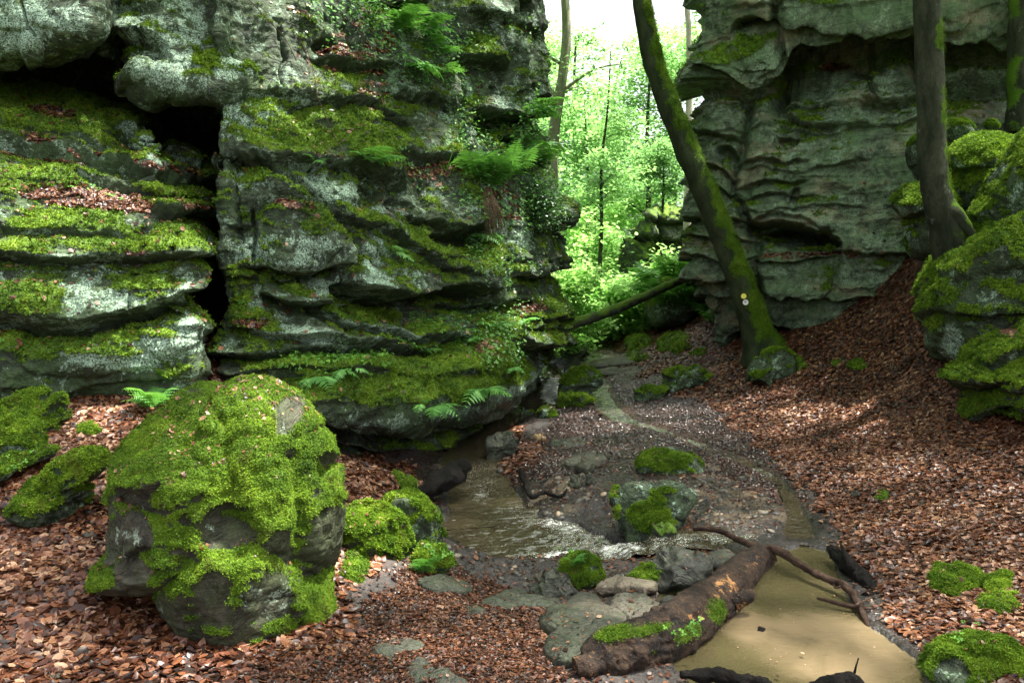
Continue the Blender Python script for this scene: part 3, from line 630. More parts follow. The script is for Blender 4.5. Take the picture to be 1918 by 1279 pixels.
# ------------------------------------------------------------------ free rocks from an outline
def rock(key, name, outline, D, depth, mat, label, cat='rock', group=None, n=6, boxy=2.4, lump=.10, med=.03, fine=.008, facet=0., feats=(), ntuft=0, tsize=.016, bury=0., seed=1, thick=.02, jit=.5, cback=0., tilt=(0, 0), cuts=0, **ak):
    """outline: closed pixel outline (star shaped) at depth D; depth: half extent towards / away in metres."""
    o_ = np.array(outline, float); cx, cy = (o_[:, 0].min()+o_[:, 0].max())/2, (o_[:, 1].min()+o_[:, 1].max())/2
    kf = .97-min(.11, .45*depth/D*(1. if boxy > 2.3 else .4)); ang = np.arctan2(-(o_[:, 1]-cy), o_[:, 0]-cx); rad = kf*np.hypot(o_[:, 0]-cx, o_[:, 1]-cy); k = np.argsort(ang); ang, rad = ang[k], rad[k]
    ang = np.concatenate([ang-2*math.pi, ang, ang+2*math.pi]); rad = np.tile(rad, 3)
    import bmesh
    bm = bmesh.new(); bmesh.ops.create_icosphere(bm, subdivisions=n, radius=1)
    V = np.array([v.co[:] for v in bm.verts]); Fc = np.array([[v.index for v in f.verts] for f in bm.faces]); bm.free()
    # superellipsoid for a blockier stone
    e = boxy; nn = (np.abs(V)**e).sum(1)**(1/e); U = V/nn[:, None]
    rc = np.random.RandomState(seed*5+1)
    for _k in range(cuts):
        cn = rc.normal(size=3); cn /= np.linalg.norm(cn); cd = rc.uniform(.62, .88); U = U-cn[None]*np.maximum(U@cn-cd, 0)[:, None]*.92
    c0 = at(cx, cy, D); s = c0[1]/F/cp*(1/1.0); s = np.linalg.norm(c0-CAM)/math.sqrt(F*F+(cx-CX)**2+(cy-CY)**2)
    a, b, c = U[:, 0], U[:, 1], U[:, 2]
    rho = np.hypot(a, c); th = np.arctan2(c, a)
    mx = 1/((np.abs(np.cos(th))**e+np.abs(np.sin(th))**e)**(1/e))
    Rth = np.interp(th, ang, rad)*s
    q = rho/mx
    X = np.cos(th)*q*Rth; Z = np.sin(th)*q*Rth; Y = b*depth
    P = np.stack([X, Y, Z], 1)
    P[:, 1] += tilt[0]*Z + tilt[1]*X
    P += c0 + np.array([0, cback, 0])
    sd_ = np.array([seed*3.7, seed*1.9, seed*5.3]); sz = float(np.interp(0, [0, 1], [1, 1]))*max(s*rad.mean(), .05)
    N = vnormals(P, Fc)
    if np.sum(N*(P-c0), 1).mean() < 0: Fc = Fc[:, ::-1]; N = -N
    qn = (P/sz)+sd_
    d = lump*sz*fbm(qn*.9, 3) + med*sz*ridge(qn*1.9, 3) + fine*fbm(P*14+sd_, 3)
    if facet: d += facet*sz*np.abs(gn(qn*1.1+4))*-1.5
    if len(feats): d = d + feat_disp(P, feats, jit, .7)
    P = P + N*d[:, None]
    tb = np.linspace(-math.pi, math.pi, 73); tc = (tb[1:]+tb[:-1])/2
    for _it in range(3):                     # keep the stone's own outline after the surface noise
        px, py, zc = proj(P); aa = np.arctan2(-(py-cy), px-cx); rr = np.hypot(px-cx, py-cy); bi = np.clip(((aa+math.pi)/(2*math.pi)*72).astype(int), 0, 71)
        mr = np.zeros(72); np.maximum.at(mr, bi, rr); tg_ = np.interp(tc, ang, rad/kf)*.985; ra = np.where(mr > 0, tg_/np.maximum(mr, 1), 1)
        ra = (np.roll(ra, 1)+2*ra+np.roll(ra, -1))/4; k_ = np.interp(aa, np.concatenate([tc-2*math.pi, tc, tc+2*math.pi]), np.tile(ra, 3))
        k_ = 1+(k_-1)*sst(.0, .5, rr/(rad.mean()+1)); k_ = np.clip(k_, .6, 1.5)
        P[:, 0] = c0[0]+(P[:, 0]-c0[0]*P[:, 1]/c0[1])*k_ + c0[0]*(P[:, 1]/c0[1]-1); zr_ = CAMZ+(c0[2]-CAMZ)*P[:, 1]/c0[1]; P[:, 2] = zr_+(P[:, 2]-zr_)*k_
    N = vnormals(P, Fc)
    px, py, zc = proj(P); at_ = rock_attrs(P, N, px, py, **ak)
    P = P + N*(sst(.3, .62, at_['moss'])*thick*(.7+.9*fbm(P*16, 3)))[:, None]; N = vnormals(P, Fc)
    P[:, 2] -= bury
    fa = np.linalg.norm(np.cross(P[Fc[:, 1]]-P[Fc[:, 0]], P[Fc[:, 2]]-P[Fc[:, 0]]), axis=1)/2
    ar = np.bincount(Fc.ravel(), np.repeat(fa/3, 3), len(P))
    SURF[key] = dict(P=P, N=N, px=px, py=py, zc=zc, a=at_, area=ar)
    o = top(name, P, [Fc], M[mat], label, cat, group, attrs=at_)
    if ntuft: tufts(key, o, ntuft, tsize, seed+11, .5)
    return o
def slab(key, name, outline, thick_m, mat, label, cat='stone', n=5, seed=1, raise_=.0, lump=.05, tilt=0., ntuft=0, tsize=.014, boxy=5., slabD=None, **ak):
    o_ = np.array(outline, float)
    pts = np.array([gpoint(x, min(y, 1290)) if slabD is None else at(x, y, slabD) for x, y in o_])
    c0 = pts.mean(0); rel = pts[:, :2]-c0[:2]
    ang = np.arctan2(rel[:, 1], rel[:, 0]); rad = np.hypot(rel[:, 0], rel[:, 1]); k = np.argsort(ang); ang, rad = ang[k], rad[k]
    ang = np.concatenate([ang-2*math.pi, ang, ang+2*math.pi]); rad = np.tile(rad, 3)
    import bmesh
    bm = bmesh.new(); bmesh.ops.create_icosphere(bm, subdivisions=n, radius=1)
    V = np.array([v.co[:] for v in bm.verts]); Fc = np.array([[v.index for v in f.verts] for f in bm.faces]); bm.free()
    rho = np.hypot(V[:, 0], V[:, 1]); th = np.arctan2(V[:, 1], V[:, 0]); e = 3.2
    k_ = (rho**e+np.abs(V[:, 2])**e)**(-1/e)
    Rr = np.interp(th, ang, rad)
    P = np.stack([np.cos(th)*rho*k_*Rr, np.sin(th)*rho*k_*Rr, V[:, 2]*k_*thick_m], 1)
    A_ = np.column_stack([rel, np.ones(len(rel))]); co = np.linalg.lstsq(A_, pts[:, 2], rcond=None)[0]
    P[:, 2] += P[:, 0]*co[0]+P[:, 1]*(co[1]+tilt); P += np.array([c0[0], c0[1], co[2]+raise_])
    N = vnormals(P, Fc)
    if np.sum(N*(P-P.mean(0)), 1).mean() < 0: Fc = Fc[:, ::-1]; N = -N
    m = max(rad.mean(), .05); qn = P/m+seed*3.3
    P = P + N*(lump*m*fbm(qn*1.2, 3)+.3*lump*m*np.round(2*fbm(qn*.9+4, 2))/2+.004*fbm(P*25, 3))[:, None]; N = vnormals(P, Fc)
    px, py, zc = proj(P); at_ = rock_attrs(P, N, px, py, **ak)
    P = P + N*(sst(.3, .62, at_['moss'])*.015)[:, None]
    fa = np.linalg.norm(np.cross(P[Fc[:, 1]]-P[Fc[:, 0]], P[Fc[:, 2]]-P[Fc[:, 0]]), axis=1)/2
    SURF[key] = dict(P=P, N=N, px=px, py=py, zc=zc, a=at_, area=np.bincount(Fc.ravel(), np.repeat(fa/3, 3), len(P)))
    o = top(name, P, [Fc], M[mat], label, cat, attrs=at_)
    if ntuft: tufts(key, o, ntuft, tsize, seed+11, .5)
    return o
def ell(x0, y0, x1, y1, flat=0., k=24, jag=.08, seed=0):
    rs = np.random.RandomState(seed); t = np.linspace(0, 2*math.pi, k, endpoint=False)
    r = 1+jag*rs.normal(size=k); cx, cy, rx, ry = (x0+x1)/2, (y0+y1)/2, (x1-x0)/2, (y1-y0)/2
    return [(cx+rx*np.sign(math.cos(a))*abs(math.cos(a))**.85*q, cy+ry*np.sign(math.sin(a))*abs(math.sin(a))**.85*q) for a, q in zip(t, r)]
# ------------------------------------------------------------------ ground
g_pts = []
def gd(px, py, D): g_pts.append(at(px, py, D))
for a in [(0, 1279, 3.9), (-300, 1279, 3.9), (400, 1279, 4.0), (900, 1279, 4.1), (1290, 1279, 4.3), (-200, 1000, 5.4), (150, 1000, 5.6), (0, 900, 6.3), (60, 740, 7.8), (250, 760, 7.7), (400, 690, 8.6), (-200, 760, 7.0),
          (700, 885, 7.3), (640, 930, 6.4), (760, 960, 6.6), (800, 930, 7.5), (640, 872, 9.5), (760, 898, 9.35), (830, 885, 9.8), (560, 800, 9.3), (480, 730, 9.0), (650, 1150, 4.9), (850, 1100, 5.75), (1000, 1150, 5.3), (1050, 1250, 4.4), (700, 1050, 5.6),
          (1300, 905, 8.2), (1300, 960, 7.4), (1400, 950, 7.3), (1450, 950, 7.5), (1200, 890, 8.6), (1000, 870, 9.5), (1040, 960, 7.9), (1150, 800, 11.6), (1000, 790, 12.2), (1300, 760, 12.8), (1150, 720, 15), (1120, 660, 20), (1100, 635, 24),
          (1400, 850, 9.8), (1650, 900, 7.9), (1900, 1000, 5.95), (1900, 1200, 4.5), (1700, 1080, 5.6), (1780, 1150, 5.0), (1600, 750, 11), (1800, 800, 8.7), (1700, 650, 11.5), (1450, 660, 14), (1620, 600, 13), (1710, 560, 12.4), (1480, 620, 14.6),
          (1380, 625, 16), (1200, 655, 19), (1300, 600, 20), (1330, 560, 21), (1900, 430, 11), (1880, 235, 12.3), (1900, 600, 9.8), (2100, 800, 7.5), (2200, 1100, 5), (1060, 600, 30), (1200, 590, 30), (1250, 560, 32), (1060, 560, 42), (1200, 550, 42), (1600, 1279, 4.3), (1500, 1050, 6.2), (1350, 1080, 5.9)]:
    gd(*a)
for w in [(-7, 9, 1.6), (-3.6, 9.5, 1.3), (-5, 12, 3.), (-3.3, 12, 1.6), (-1.2, 13, -.3), (-1, 16, .0), (-2.5, 20, 1.2), (-12, 12, 7.5), (-12, 20, 7), (-8, 25, 4.5), (-12, 6, 4), (-9, 3, 2.), (-6, 0, 1.), (0, 0, .1), (0, -8, .3), (6, 0, .8), (9, 3, 2.6), (9, 8, 3.6), (11, 12, 5.4), (10, 14, 6), (7, 15.5, 2), (5, 17, 1.4), (7, 22, 4), (14, 14, 8), (18, 25, 9), (14, 6, 5),
          (-20, 40, 6), (-6, 45, 2), (8, 40, 2.2), (25, 45, 7), (0, 70, 2), (-40, 70, 8), (40, 70, 8), (-40, 0, 8), (40, 0, 9), (0, 160, 6), (-100, 100, 12), (100, 100, 12), (0, -60, 3), (-90, -40, 9), (90, -40, 9)]:
    g_pts.append(np.array(w, float))
G = np.array(g_pts)
_d = np.hypot(G[:, None, 0]-G[None, :, 0], G[:, None, 1]-G[None, :, 1])
_A = _d + .02*np.eye(len(G)); _ones = np.ones((len(G), 1))
_B = np.block([[-_A, _ones], [_ones.T, np.zeros((1, 1))]])
_w = np.linalg.solve(_B, np.concatenate([G[:, 2], [0]]))
def zbase(x, y):
    sh = np.shape(x); x = np.ravel(x).astype(float); y = np.ravel(y).astype(float); z = np.full(x.shape, _w[-1])
    for k in range(len(G)): z -= _w[k]*np.sqrt((x-G[k, 0])**2+(y-G[k, 1])**2+.12)
    return z.reshape(sh)
# water courses: (pixel x, pixel y, level, half width m)
def course(pts):
    out = []
    for px, py, z, w in pts:
        p = atz(px, py, z); out.append((p[0], p[1], z, w))
    return np.array(out)
LOW = course([(948, 1070, -.36, .10), (955, 1030, -.36, .42), (930, 985, -.36, .55), (1010, 1000, -.355, .5), (1080, 1012, -.35, .36), (1150, 1040, -.33, .26)])
CHAN = course([(940, 985, -.36, .45), (905, 930, -.35, .42), (880, 880, -.33, .36), (880, 830, -.31, .40), (915, 795, -.29, .42), (960, 762, -.26, .5), (1010, 740, -.2, .5), (1045, 716, -.12, .62), (1050, 700, -.10, .75), (1045, 680, -.06, .5)])
CASC = course([(1128, 1050, -.34, .14), (1170, 1040, -.30, .17), (1215, 1024, -.20, .15), (1260, 1013, -.145, .15), (1330, 1012, -.13, .17), (1420, 1022, -.128, .2), (1490, 1036, -.16, .2)])
TRIC_L = ([(1500, 1020, -.12, .16), (1490, 960, -.125, .08), (1460, 905, -.13, .06), (1400, 868, -.11, .08), (1320, 838, -.10, .085), (1240, 808, -.08, .10), (1165, 786, -.06, .20), (1135, 760, -.04, .20), (1125, 735, -.02, .16), (1110, 705, .0, .25), (1095, 690, .02, .3), (1130, 675, .03, .55), (1110, 655, .05, .55), (1100, 644, .06, .6), (1085, 630, .08, .7)])
TRIC_PX = [(a[0], a[1]) for a in TRIC_L]; TRIC = course(TRIC_L)
POOL_PX = [(1432, 1040), (1500, 1022), (1545, 1030), (1562, 1060), (1590, 1120), (1640, 1180), (1715, 1235), (1745, 1300), (1760, 1400), (1500, 1500), (1290, 1420), (1300, 1290), (1210, 1200), (1240, 1130), (1230, 1100), (1330, 1100), (1400, 1060)]
POOL = np.array([atz(x, y, -.12)[:2] for x, y in POOL_PX])
for _i in range(len(TRIC)-1, -1, -1):
    _px, _py = TRIC_PX[_i]; _D = np.arange(4, 34, .02); _P = at(np.full(_D.shape, float(_px)), np.full(_D.shape, float(_py)), _D); _k = np.nonzero(_P[:, 2] <= zbase(_P[:, 0], _P[:, 1])-.02)[0][0]
    TRIC[_i, :3] = _P[_k]
def carve(x, y, z):
    def near(c):
        best = np.full(x.shape, 9.); lv = np.zeros(x.shape); hw = np.ones(x.shape)
        for p, q in zip(c[:-1], c[1:]):
            dx, dy = q[0]-p[0], q[1]-p[1]; t = np.clip(((x-p[0])*dx+(y-p[1])*dy)/(dx*dx+dy*dy+1e-9), 0, 1)
            d_ = np.hypot(x-p[0]-t*dx, y-p[1]-t*dy); w = p[3]+(q[3]-p[3])*t; r = d_/w
            m = r < best; best[m] = r[m]; lv[m] = (p[2]+(q[2]-p[2])*t)[m]; hw[m] = w[m]
        return best, lv, hw
    wet = np.zeros(x.shape)
    jx = .18*fbm(np.stack([x*2.2, y*2.2, 0*x], -1), 3)
    for c, dep in ((LOW, .16), (CHAN, .14), (CASC, .06), (TRIC, .035)):
        r, lv, hw = near(c); r = r*(1+jx*1.2)
        bank = lv + .02 + .06*np.maximum(r-1, 0)*hw/.3
        bed = lv - dep*(1-np.clip(r, 0, 1)**2)
        k = sst(2.3 if dep > .05 else 1.7, 1.05, r)
        z = np.where(r < 1, bed, z*(1-k)+np.minimum(z, bank)*k if dep > .05 else z*(1-k)+bank*k)
        wet = np.maximum(wet, sst(3., 1., r))
    ip = inpoly(x+jx*.25, y+jx*.25, POOL); pd = polydist(x+jx*.25, y+jx*.25, np.vstack([POOL, POOL[:1]]))
    z = np.where(ip, -.12-.30*np.minimum(pd, .5), np.maximum(-.105, z*sst(0, .35, pd)+(-.10+.12*pd)*sst(.35, 0, pd))*sst(.5, .3, pd)+z*sst(.3, .5, pd))
    wet = np.maximum(wet, np.where(ip, 1, sst(.35, 0, pd)))
    return z, wet
def _z(x, y, detail=True):
    z = zbase(x, y); q = np.stack([x, y, 0*x], -1)
    z = z + .035*fbm(q*1.1, 3) + (.012*fbm(q*6, 3) if detail else 0)
    z, wet = carve(x, y, z)
    return z, wet
def ground_z(x, y): return _z(np.atleast_1d(np.asarray(x, float)), np.atleast_1d(np.asarray(y, float)))[0]
def axis_pts(a, b, mid, n_f, n_c, far):
    pass
ys = np.concatenate([np.array([-90, -60, -40, -25, -15, -9, -5, -2, 0, 1.2]), np.arange(2., 9, .0165), np.arange(9, 16, .035), np.arange(16, 30, .11), np.linspace(30, 60, 40), np.array([66, 75, 90, 110, 140, 180, 240, 320])])
xs = np.concatenate([-np.array([300, 200, 130, 90, 65, 48, 36, 28, 22, 17, 14, 12, 10.5, 9.3]), np.arange(-8.5, -4, .06), np.arange(-4, 4.6, .0165), np.arange(4.6, 9.5, .05), np.array([10.3, 11.5, 13, 15, 18, 22, 28, 36, 48, 65, 90, 130, 200, 300])])
X_, Y_ = np.meshgrid(xs, ys); Zg, wetg = _z(X_, Y_)
Pg = np.stack([X_, Y_, Zg], -1); pxg, pyg, zcg = proj(Pg)
# zones seen in the photograph, used for what lies on the ground
LEAF_POLYS = [
  [(1130, 640), (1300, 560), (1420, 560), (1720, 480), (2300, 100), (2300, 1500), (1770, 1300), (1740, 1230), (1640, 1150), (1560, 1000), (1480, 900), (1400, 820), (1330, 770), (1250, 720), (1190, 690)],
  [(-600, 600), (470, 640), (420, 720), (640, 860), (780, 880), (800, 930), (760, 1000), (660, 1120), (640, 1220), (420, 1300), (300, 1500), (-600, 1500)],
  [(880, 800), (960, 790), (1010, 830), (980, 900), (900, 905), (930, 850)],
]
zlf = np.zeros(X_.shape)
jx = 34*fbm(np.stack([X_*1.5, Y_*1.5, 0*X_], -1), 5, .65); jy = 26*fbm(np.stack([X_*1.3+9, Y_*1.3, 0*X_], -1), 5, .65)
for p in LEAF_POLYS: zlf = np.maximum(zlf, inpoly(pxg+jx, pyg+jy, p).astype(float))
zlf[zcg < 1] = 0
zfrag = inpoly(pxg+jx, pyg+jy, [(420, 1500), (420, 1240), (640, 1180), (800, 1030), (960, 1110), (1060, 1170), (1050, 1300), (900, 1500)]).astype(float)   # crushed reddish leaf crumbs
zpath = inpoly(pxg+jx, pyg+jy, [(1090, 690), (1180, 690), (1300, 740), (1440, 860), (1500, 960), (1300, 860), (1000, 900), (950, 900), (1010, 820), (1060, 770)]).astype(float)
def gmat():
    s = NB('forest_soil', .6); n = s.noise(3, 6, .6); f = s.noise(26, 5, .7); g = s.noise(120, 3, .7)
    mud = s.mix(s.step(f, .35, .7), (.014, .012, .011), (.058, .046, .038))
    tan = s.mix(f, (.10, .070, .042), (.24, .175, .105))
    c = s.mix(s.math('MULTIPLY', s.step(n, .46, .62), s.attr('tan')), mud, tan)
    vc = s.n('ShaderNodeTexVoronoi'); vc.inputs['Scale'].default_value = 46; s.l(s.pos, vc.inputs['Vector'])
    crumb = s.ramp(vc.outputs['Color'], [(.1, (.022, .012, .009)), (.45, (.075, .036, .024)), (.8, (.15, .075, .048)), (1, (.26, .15, .10))])
    c = s.mix(s.math('MULTIPLY', s.attr('crumb'), .9), c, crumb)
    lf = s.ramp(vc.outputs['Color'], [(.1, (.015, .007, .005)), (.5, (.06, .026, .015)), (1, (.14, .07, .04))])
    c = s.mix(s.attr('leafy'), c, lf)
    green = s.attr('green'); c = s.mix(green, c, s.mix(f, (.03, .06, .008), (.08, .16, .015)))
    w = s.attr('wet'); c = s.mix(s.math('MULTIPLY', w, .6), c, s.mix(1., c, (.35, .33, .30), 'MULTIPLY'))
    rg = s.math('SUBTRACT', .70, s.math('MULTIPLY', w, s.math('ADD', .36, s.math('MULTIPLY', s.step(s.noise(7, 3), .45, .6), .3))))
    h = s.math('ADD', s.math('MULTIPLY', f, .8), s.math('ADD', s.math('MULTIPLY', g, .35), s.math('MULTIPLY', vc.outputs['Distance'], .3)))
    return s.fin(c, rg, s.bump(h, .02, .9), .5)
M['ground'] = gmat()
wetg = np.maximum(wetg, zpath*.75); wetg = np.maximum(wetg, .7*inpoly(pxg, pyg, [(1100, 870), (1450, 860), (1560, 960), (1640, 1110), (1500, 1010), (1150, 1000)]))
wetg = np.maximum(wetg, .35*zfrag)
tan_ = np.clip(blobval(pxg, pyg, [(1300, 950, 170, 60, 1.), (1050, 930, 60, 40, .8), (900, 790, 60, 14, .5), (1160, 1120, 80, 60, 1.), (1420, 960, 90, 50, .8), (1250, 830, 120, 30, .5), (1380, 880, 60, 20, .9)]), 0, 1)*(zcg > 1)
farg = sst(24, 30, Y_)*.9 + 0
farg = np.maximum(farg, ((np.abs(X_) > 12))*.8)
farg = np.maximum(farg, .9*blobval(pxg, pyg, [(1300, 590, 40, 26, 1.), (1110, 610, 60, 24, 1)])*(zcg > 1))
top('ground', Pg.reshape(-1, 3), [gridfaces(len(ys), len(xs))], M['ground'], kind='structure',
    attrs=dict(wet=wetg, tan=tan_, crumb=np.clip(np.maximum(zfrag, zpath*.8), 0, 1), leafy=blur(zlf, 3), green=np.clip(farg, 0, 1)), origin=(0, 0, 0))

# ------------------------------------------------------------------ water
def water_mat(name, col, rough, wave, foam=True, trans=.0):
    s = NB(name, rough)
    w1 = s.noise(1, 3, .5, stretch=(4, 9, 4), dist=.6); w2 = s.noise(1, 2, .5, stretch=(11, 26, 11), dist=.5); f = s.attr('foam')
    base = s.mix(s.step(s.math('ADD', s.attr('sand'), s.math('MULTIPLY', s.math('SUBTRACT', s.noise(2.2, 6, .7, dist=.8), .5), 1.1)), .1, 1.0), col[0], col[1])
    if foam:
        st = s.step(s.math('ADD', s.noise(1, 6, .75, stretch=(9, 26, 9), dist=1.2), s.math('MULTIPLY', s.math('SUBTRACT', f, .5), .62)), .55, .74)
        bb = s.step(s.math('ADD', s.vor(55), s.math('MULTIPLY', f, -.25)), .13, .06); st = s.math('MAXIMUM', st, s.math('MULTIPLY', bb, s.step(f, .1, .3))); c = s.mix(st, base, (.52, .53, .47)); rg = s.math('ADD', rough, s.math('MULTIPLY', st, .4))  # foam and painted sky glints share this pale colour
    else: c = base; rg = rough
    turb = s.math('ADD', s.math('MULTIPLY', f, 1.), .5)
    h = s.math('MULTIPLY', s.math('ADD', w1, s.math('MULTIPLY', w2, .4)), turb)
    s.fin(c, rg, s.bump(h, wave, 1.), .9); s.b.inputs['IOR'].default_value = 1.5
    return s.m
M['stream'] = water_mat('stream_water', ((.045, .036, .020), (.095, .074, .040)), .03, .05)
M['muddy'] = water_mat('muddy_water', ((.062, .052, .024), (.165, .122, .070)), .03, .012, foam=False)
def ribbon(name, c, foam_glint_f, mat, nseg=14, grow=1.25, nu=26):
    C_ = cr(c, [nseg]*(len(c)-1)); t = np.gradient(C_[:, :2], axis=0); t /= np.linalg.norm(t, axis=1, keepdims=True)+1e-9
    nrm = np.stack([-t[:, 1], t[:, 0]], 1); u = np.linspace(-1, 1, nu)
    w = C_[:, 3]*grow
    V = np.zeros((len(C_), nu, 3)); V[..., :2] = C_[:, None, :2]+nrm[:, None]*(u[None, :, None]*w[:, None, None]); V[..., 2] = C_[:, None, 2]
    px, py, zc = proj(V); fo = np.clip(foam_glint_f(px, py), 0, 1.2)
    V[..., 2] += (.012+.03*fo)*fbm(V*np.array([7, 7, 1]), 3)*sst(.0, .3, fo+.1)
    return V, fo
def foam_glint_low(px, py): return blobval(px, py, [(1090, 1015, 90, 34, .36), (1165, 1040, 50, 26, .6), (1000, 1050, 60, 24, .35), (1060, 980, 60, 20, .5), (1000, 960, 90, 26, .25), (900, 900, 40, 60, .3), (1050, 1050, 50, 20, .7), (1240, 1020, 70, 22, .5), (1380, 1010, 120, 14, .45), (1470, 1012, 40, 10, .6), (1040, 735, 30, 30, 1.2), (1030, 700, 40, 16, .35), (890, 760, 20, 8, .5)])  # real foam, plus pale patches painted as sky glints on pool and far water
Vs, Fs_, fo_, off = [], [], [], 0
lowp = LOW.copy()
# lower pool as one broad sheet
lx = np.linspace(-.9, 1.35, 150); ly = np.linspace(5.9, 8.6, 150); LX, LY = np.meshgrid(lx, ly); LZ = np.full(LX.shape, -.362)
V = np.stack([LX, LY, LZ], -1); px, py, _ = proj(V); fo = np.clip(foam_glint_low(px, py), 0, 1.2); V[..., 2] += (.014+.030*fo)*fbm(V*np.array([7, 15, 1]), 3)
gz, _ = _z(LX, LY, True); keep = (gz < -.3)
q = gridfaces(150, 150); kq = keep.ravel()[q].any(1); Vs.append(V.reshape(-1, 3)); Fs_.append(q[kq]); fo_.append(fo.ravel()); off += 150*150
for c, g_ in ((CHAN, 1.5), (CASC, 1.5)):
    V, fo = ribbon('s', c, foam_glint_low, None, 26, g_, 40); V[..., 2] += .003
    if c is CASC: V[..., 2] += .03*sst(.2, .8, fo)*np.abs(fbm(V*np.array([9, 24, 1]), 4)) + .008
    Vs.append(V.reshape(-1, 3)); Fs_.append(gridfaces(V.shape[0], V.shape[1])+off); fo_.append(fo.ravel()); off += V.shape[0]*V.shape[1]
top('stream', np.vstack(Vs), [np.vstack(Fs_)], M['stream'], kind='structure', attrs=dict(foam=np.concatenate(fo_)), origin=(0, 8, -.36))
V, fo = ribbon('s', TRIC, lambda a, b: .06+.3*blobval(a, b, [(1155, 780, 40, 18, 1.3), (1110, 668, 70, 26, 1.4), (1300, 830, 90, 16, .9), (1420, 885, 60, 16, .9), (1220, 800, 40, 12, .9)]), None, 26, 1.15, 20)  # pale patches painted on the trickle as sky glints
top('trickle', V.reshape(-1, 3), [gridfaces(V.shape[0], V.shape[1])], M['stream'], kind='structure', attrs=dict(foam=fo.ravel()), origin=(1.5, 12, -.1))
mx_ = np.linspace(.35, 3.2, 90); my = np.linspace(3.2, 6.9, 120); MX, MY = np.meshgrid(mx_, my)
kk = (_z(MX, MY)[0] < -.09) & (inpoly(MX, MY, POOL) | (polydist(MX, MY, np.vstack([POOL, POOL[:1]])) < .25))
q = gridfaces(120, 90); q = q[kk.ravel()[q].any(1)]
V = np.stack([MX, MY, np.full(MX.shape, -.121)], -1)
top('muddy_pool', V.reshape(-1, 3), [q], M['muddy'], kind='structure', attrs=dict(foam=np.zeros(MX.size), sand=blobval(*proj(V)[:2], [(1560, 1215, 190, 90, .75, 10), (1390, 1170, 60, 40, .5), (1560, 1070, 90, 40, .2)]).ravel()), origin=(1.8, 5, -.121))

# ------------------------------------------------------------------ leaf litter (stuff)
LEAF_T = np.array([(0, -.5, .0), (0, -.12, -.04), (0, .22, -.03), (0, .58, .07), (-.20, -.36, .02), (-.33, -.08, .07), (-.29, .2, .09), (-.13, .42, .08), (.20, -.36, .02), (.33, -.08, .05), (.29, .2, .03), (.13, .42, .06)])
LEAF_F = [np.array([(0, 1, 5, 4), (1, 2, 6, 5), (2, 3, 7, 6), (0, 8, 9, 1), (1, 9, 10, 2), (2, 10, 11, 3)])]
LIT = [(0, (.018, .007, .005)), (.25, (.055, .020, .010)), (.5, (.125, .045, .020)), (.75, (.21, .088, .040)), (.92, (.32, .16, .085)), (1, (.42, .28, .18))]
LIT = [(0, (.010, .005, .003)), (.3, (.042, .015, .008)), (.5, (.092, .030, .013)), (.68, (.15, .058, .025)), (.84, (.22, .105, .050)), (1, (.38, .24, .15))]
M['leaf_dry'] = leaf_mat('fallen_leaves', LIT, .12, .42, None, .35)
M['leaf_wet'] = leaf_mat('wet_leaves', [(0, (.010, .006, .006)), (.5, (.070, .034, .026)), (1, (.24, .16, .14))], .05, .30, None, .8)
def litter_at(pos, nrm, size, rs, name, lab_kind='stuff', seed=0, mat='leaf_dry', dark=0.):
    n = len(pos); nn = nrm + rs.normal(0, .25, (n, 3)); Mx = frames(nn, rs.uniform(0, 6.28, n))
    sc = size*rs.uniform(.6, 1.25, n); sc3 = np.stack([sc*rs.uniform(.75, 1.25, n), sc, sc*rs.uniform(-1.2, 1.8, n)], 1)
    V, Fs = bake(LEAF_T, LEAF_F, pos+np.array([0, 0, 1.])*rs.uniform(.002, .022, (n, 1)), Mx, sc3)
    r = np.clip(rs.beta(1.5, 1.6, n)+.22*fbm(pos*1.4, 2)-dark, 0, 1)
    return top(name, V, Fs, M[mat], kind='stuff', attrs=dict(rnd=np.clip(np.repeat(r, 12)+np.tile([-.04, -.08, -.08, .02, .05, .06, .04, .03, .02, .03, .05, .0], n), 0, 1)), smooth=True, origin=(0, 6, 0))
# density per grid cell
cell = np.gradient(X_, axis=1)*np.gradient(Y_, axis=0); Ng = gridnormals(Pg); Ng *= np.sign(Ng[..., 2:3])
vis = (pxg > -80) & (pxg < 2000) & (pyg < 1360) & (pyg > 150) & (zcg > 2) & (Y_ < 26) & (Zg > -.5)
dry = (1-sst(.55, .95, np.where(zlf > 0, wetg*.9, wetg)))
def scatter(dens, n, seed):
    rs = np.random.RandomState(seed); w = (cell*dens*vis).ravel(); w = np.clip(w, 0, None); idx = rs.choice(w.size, n, p=w/w.sum())
    pos = Pg.reshape(-1, 3)[idx].copy(); hx = np.gradient(X_, axis=1).ravel()[idx]; hy = np.gradient(Y_, axis=0).ravel()[idx]
    pos[:, 0] += rs.uniform(-.5, .5, n)*hx; pos[:, 1] += rs.uniform(-.5, .5, n)*hy; pos[:, 2] = _z(pos[:, 0], pos[:, 1])[0]
    return pos, Ng.reshape(-1, 3)[idx], rs
near = sst(13, 9, Y_)
vis_in = vis; vis = (pxg > -900) & (pxg < 2850) & (pyg < 1900) & (Zg > -.5) & (zcg > .8) & (Y_ < 14) & ~vis_in
zside = ((pxg < 700) | (pxg > 1500)).astype(float)*dry
pos, nn, rs = scatter(zside*(Y_ > .8), 42000, 29); litter_at(pos, nn, .072, rs, 'leaf_litter')
vis = vis_in
pos, nn, rs = scatter(zlf*dry*near*(1-.4*(X_ < -.3)), 115000, 21); sz_ = np.where(pos[:, 0] < -.3, .068, .052); litter_at(pos, nn, sz_, rs, 'leaf_litter')
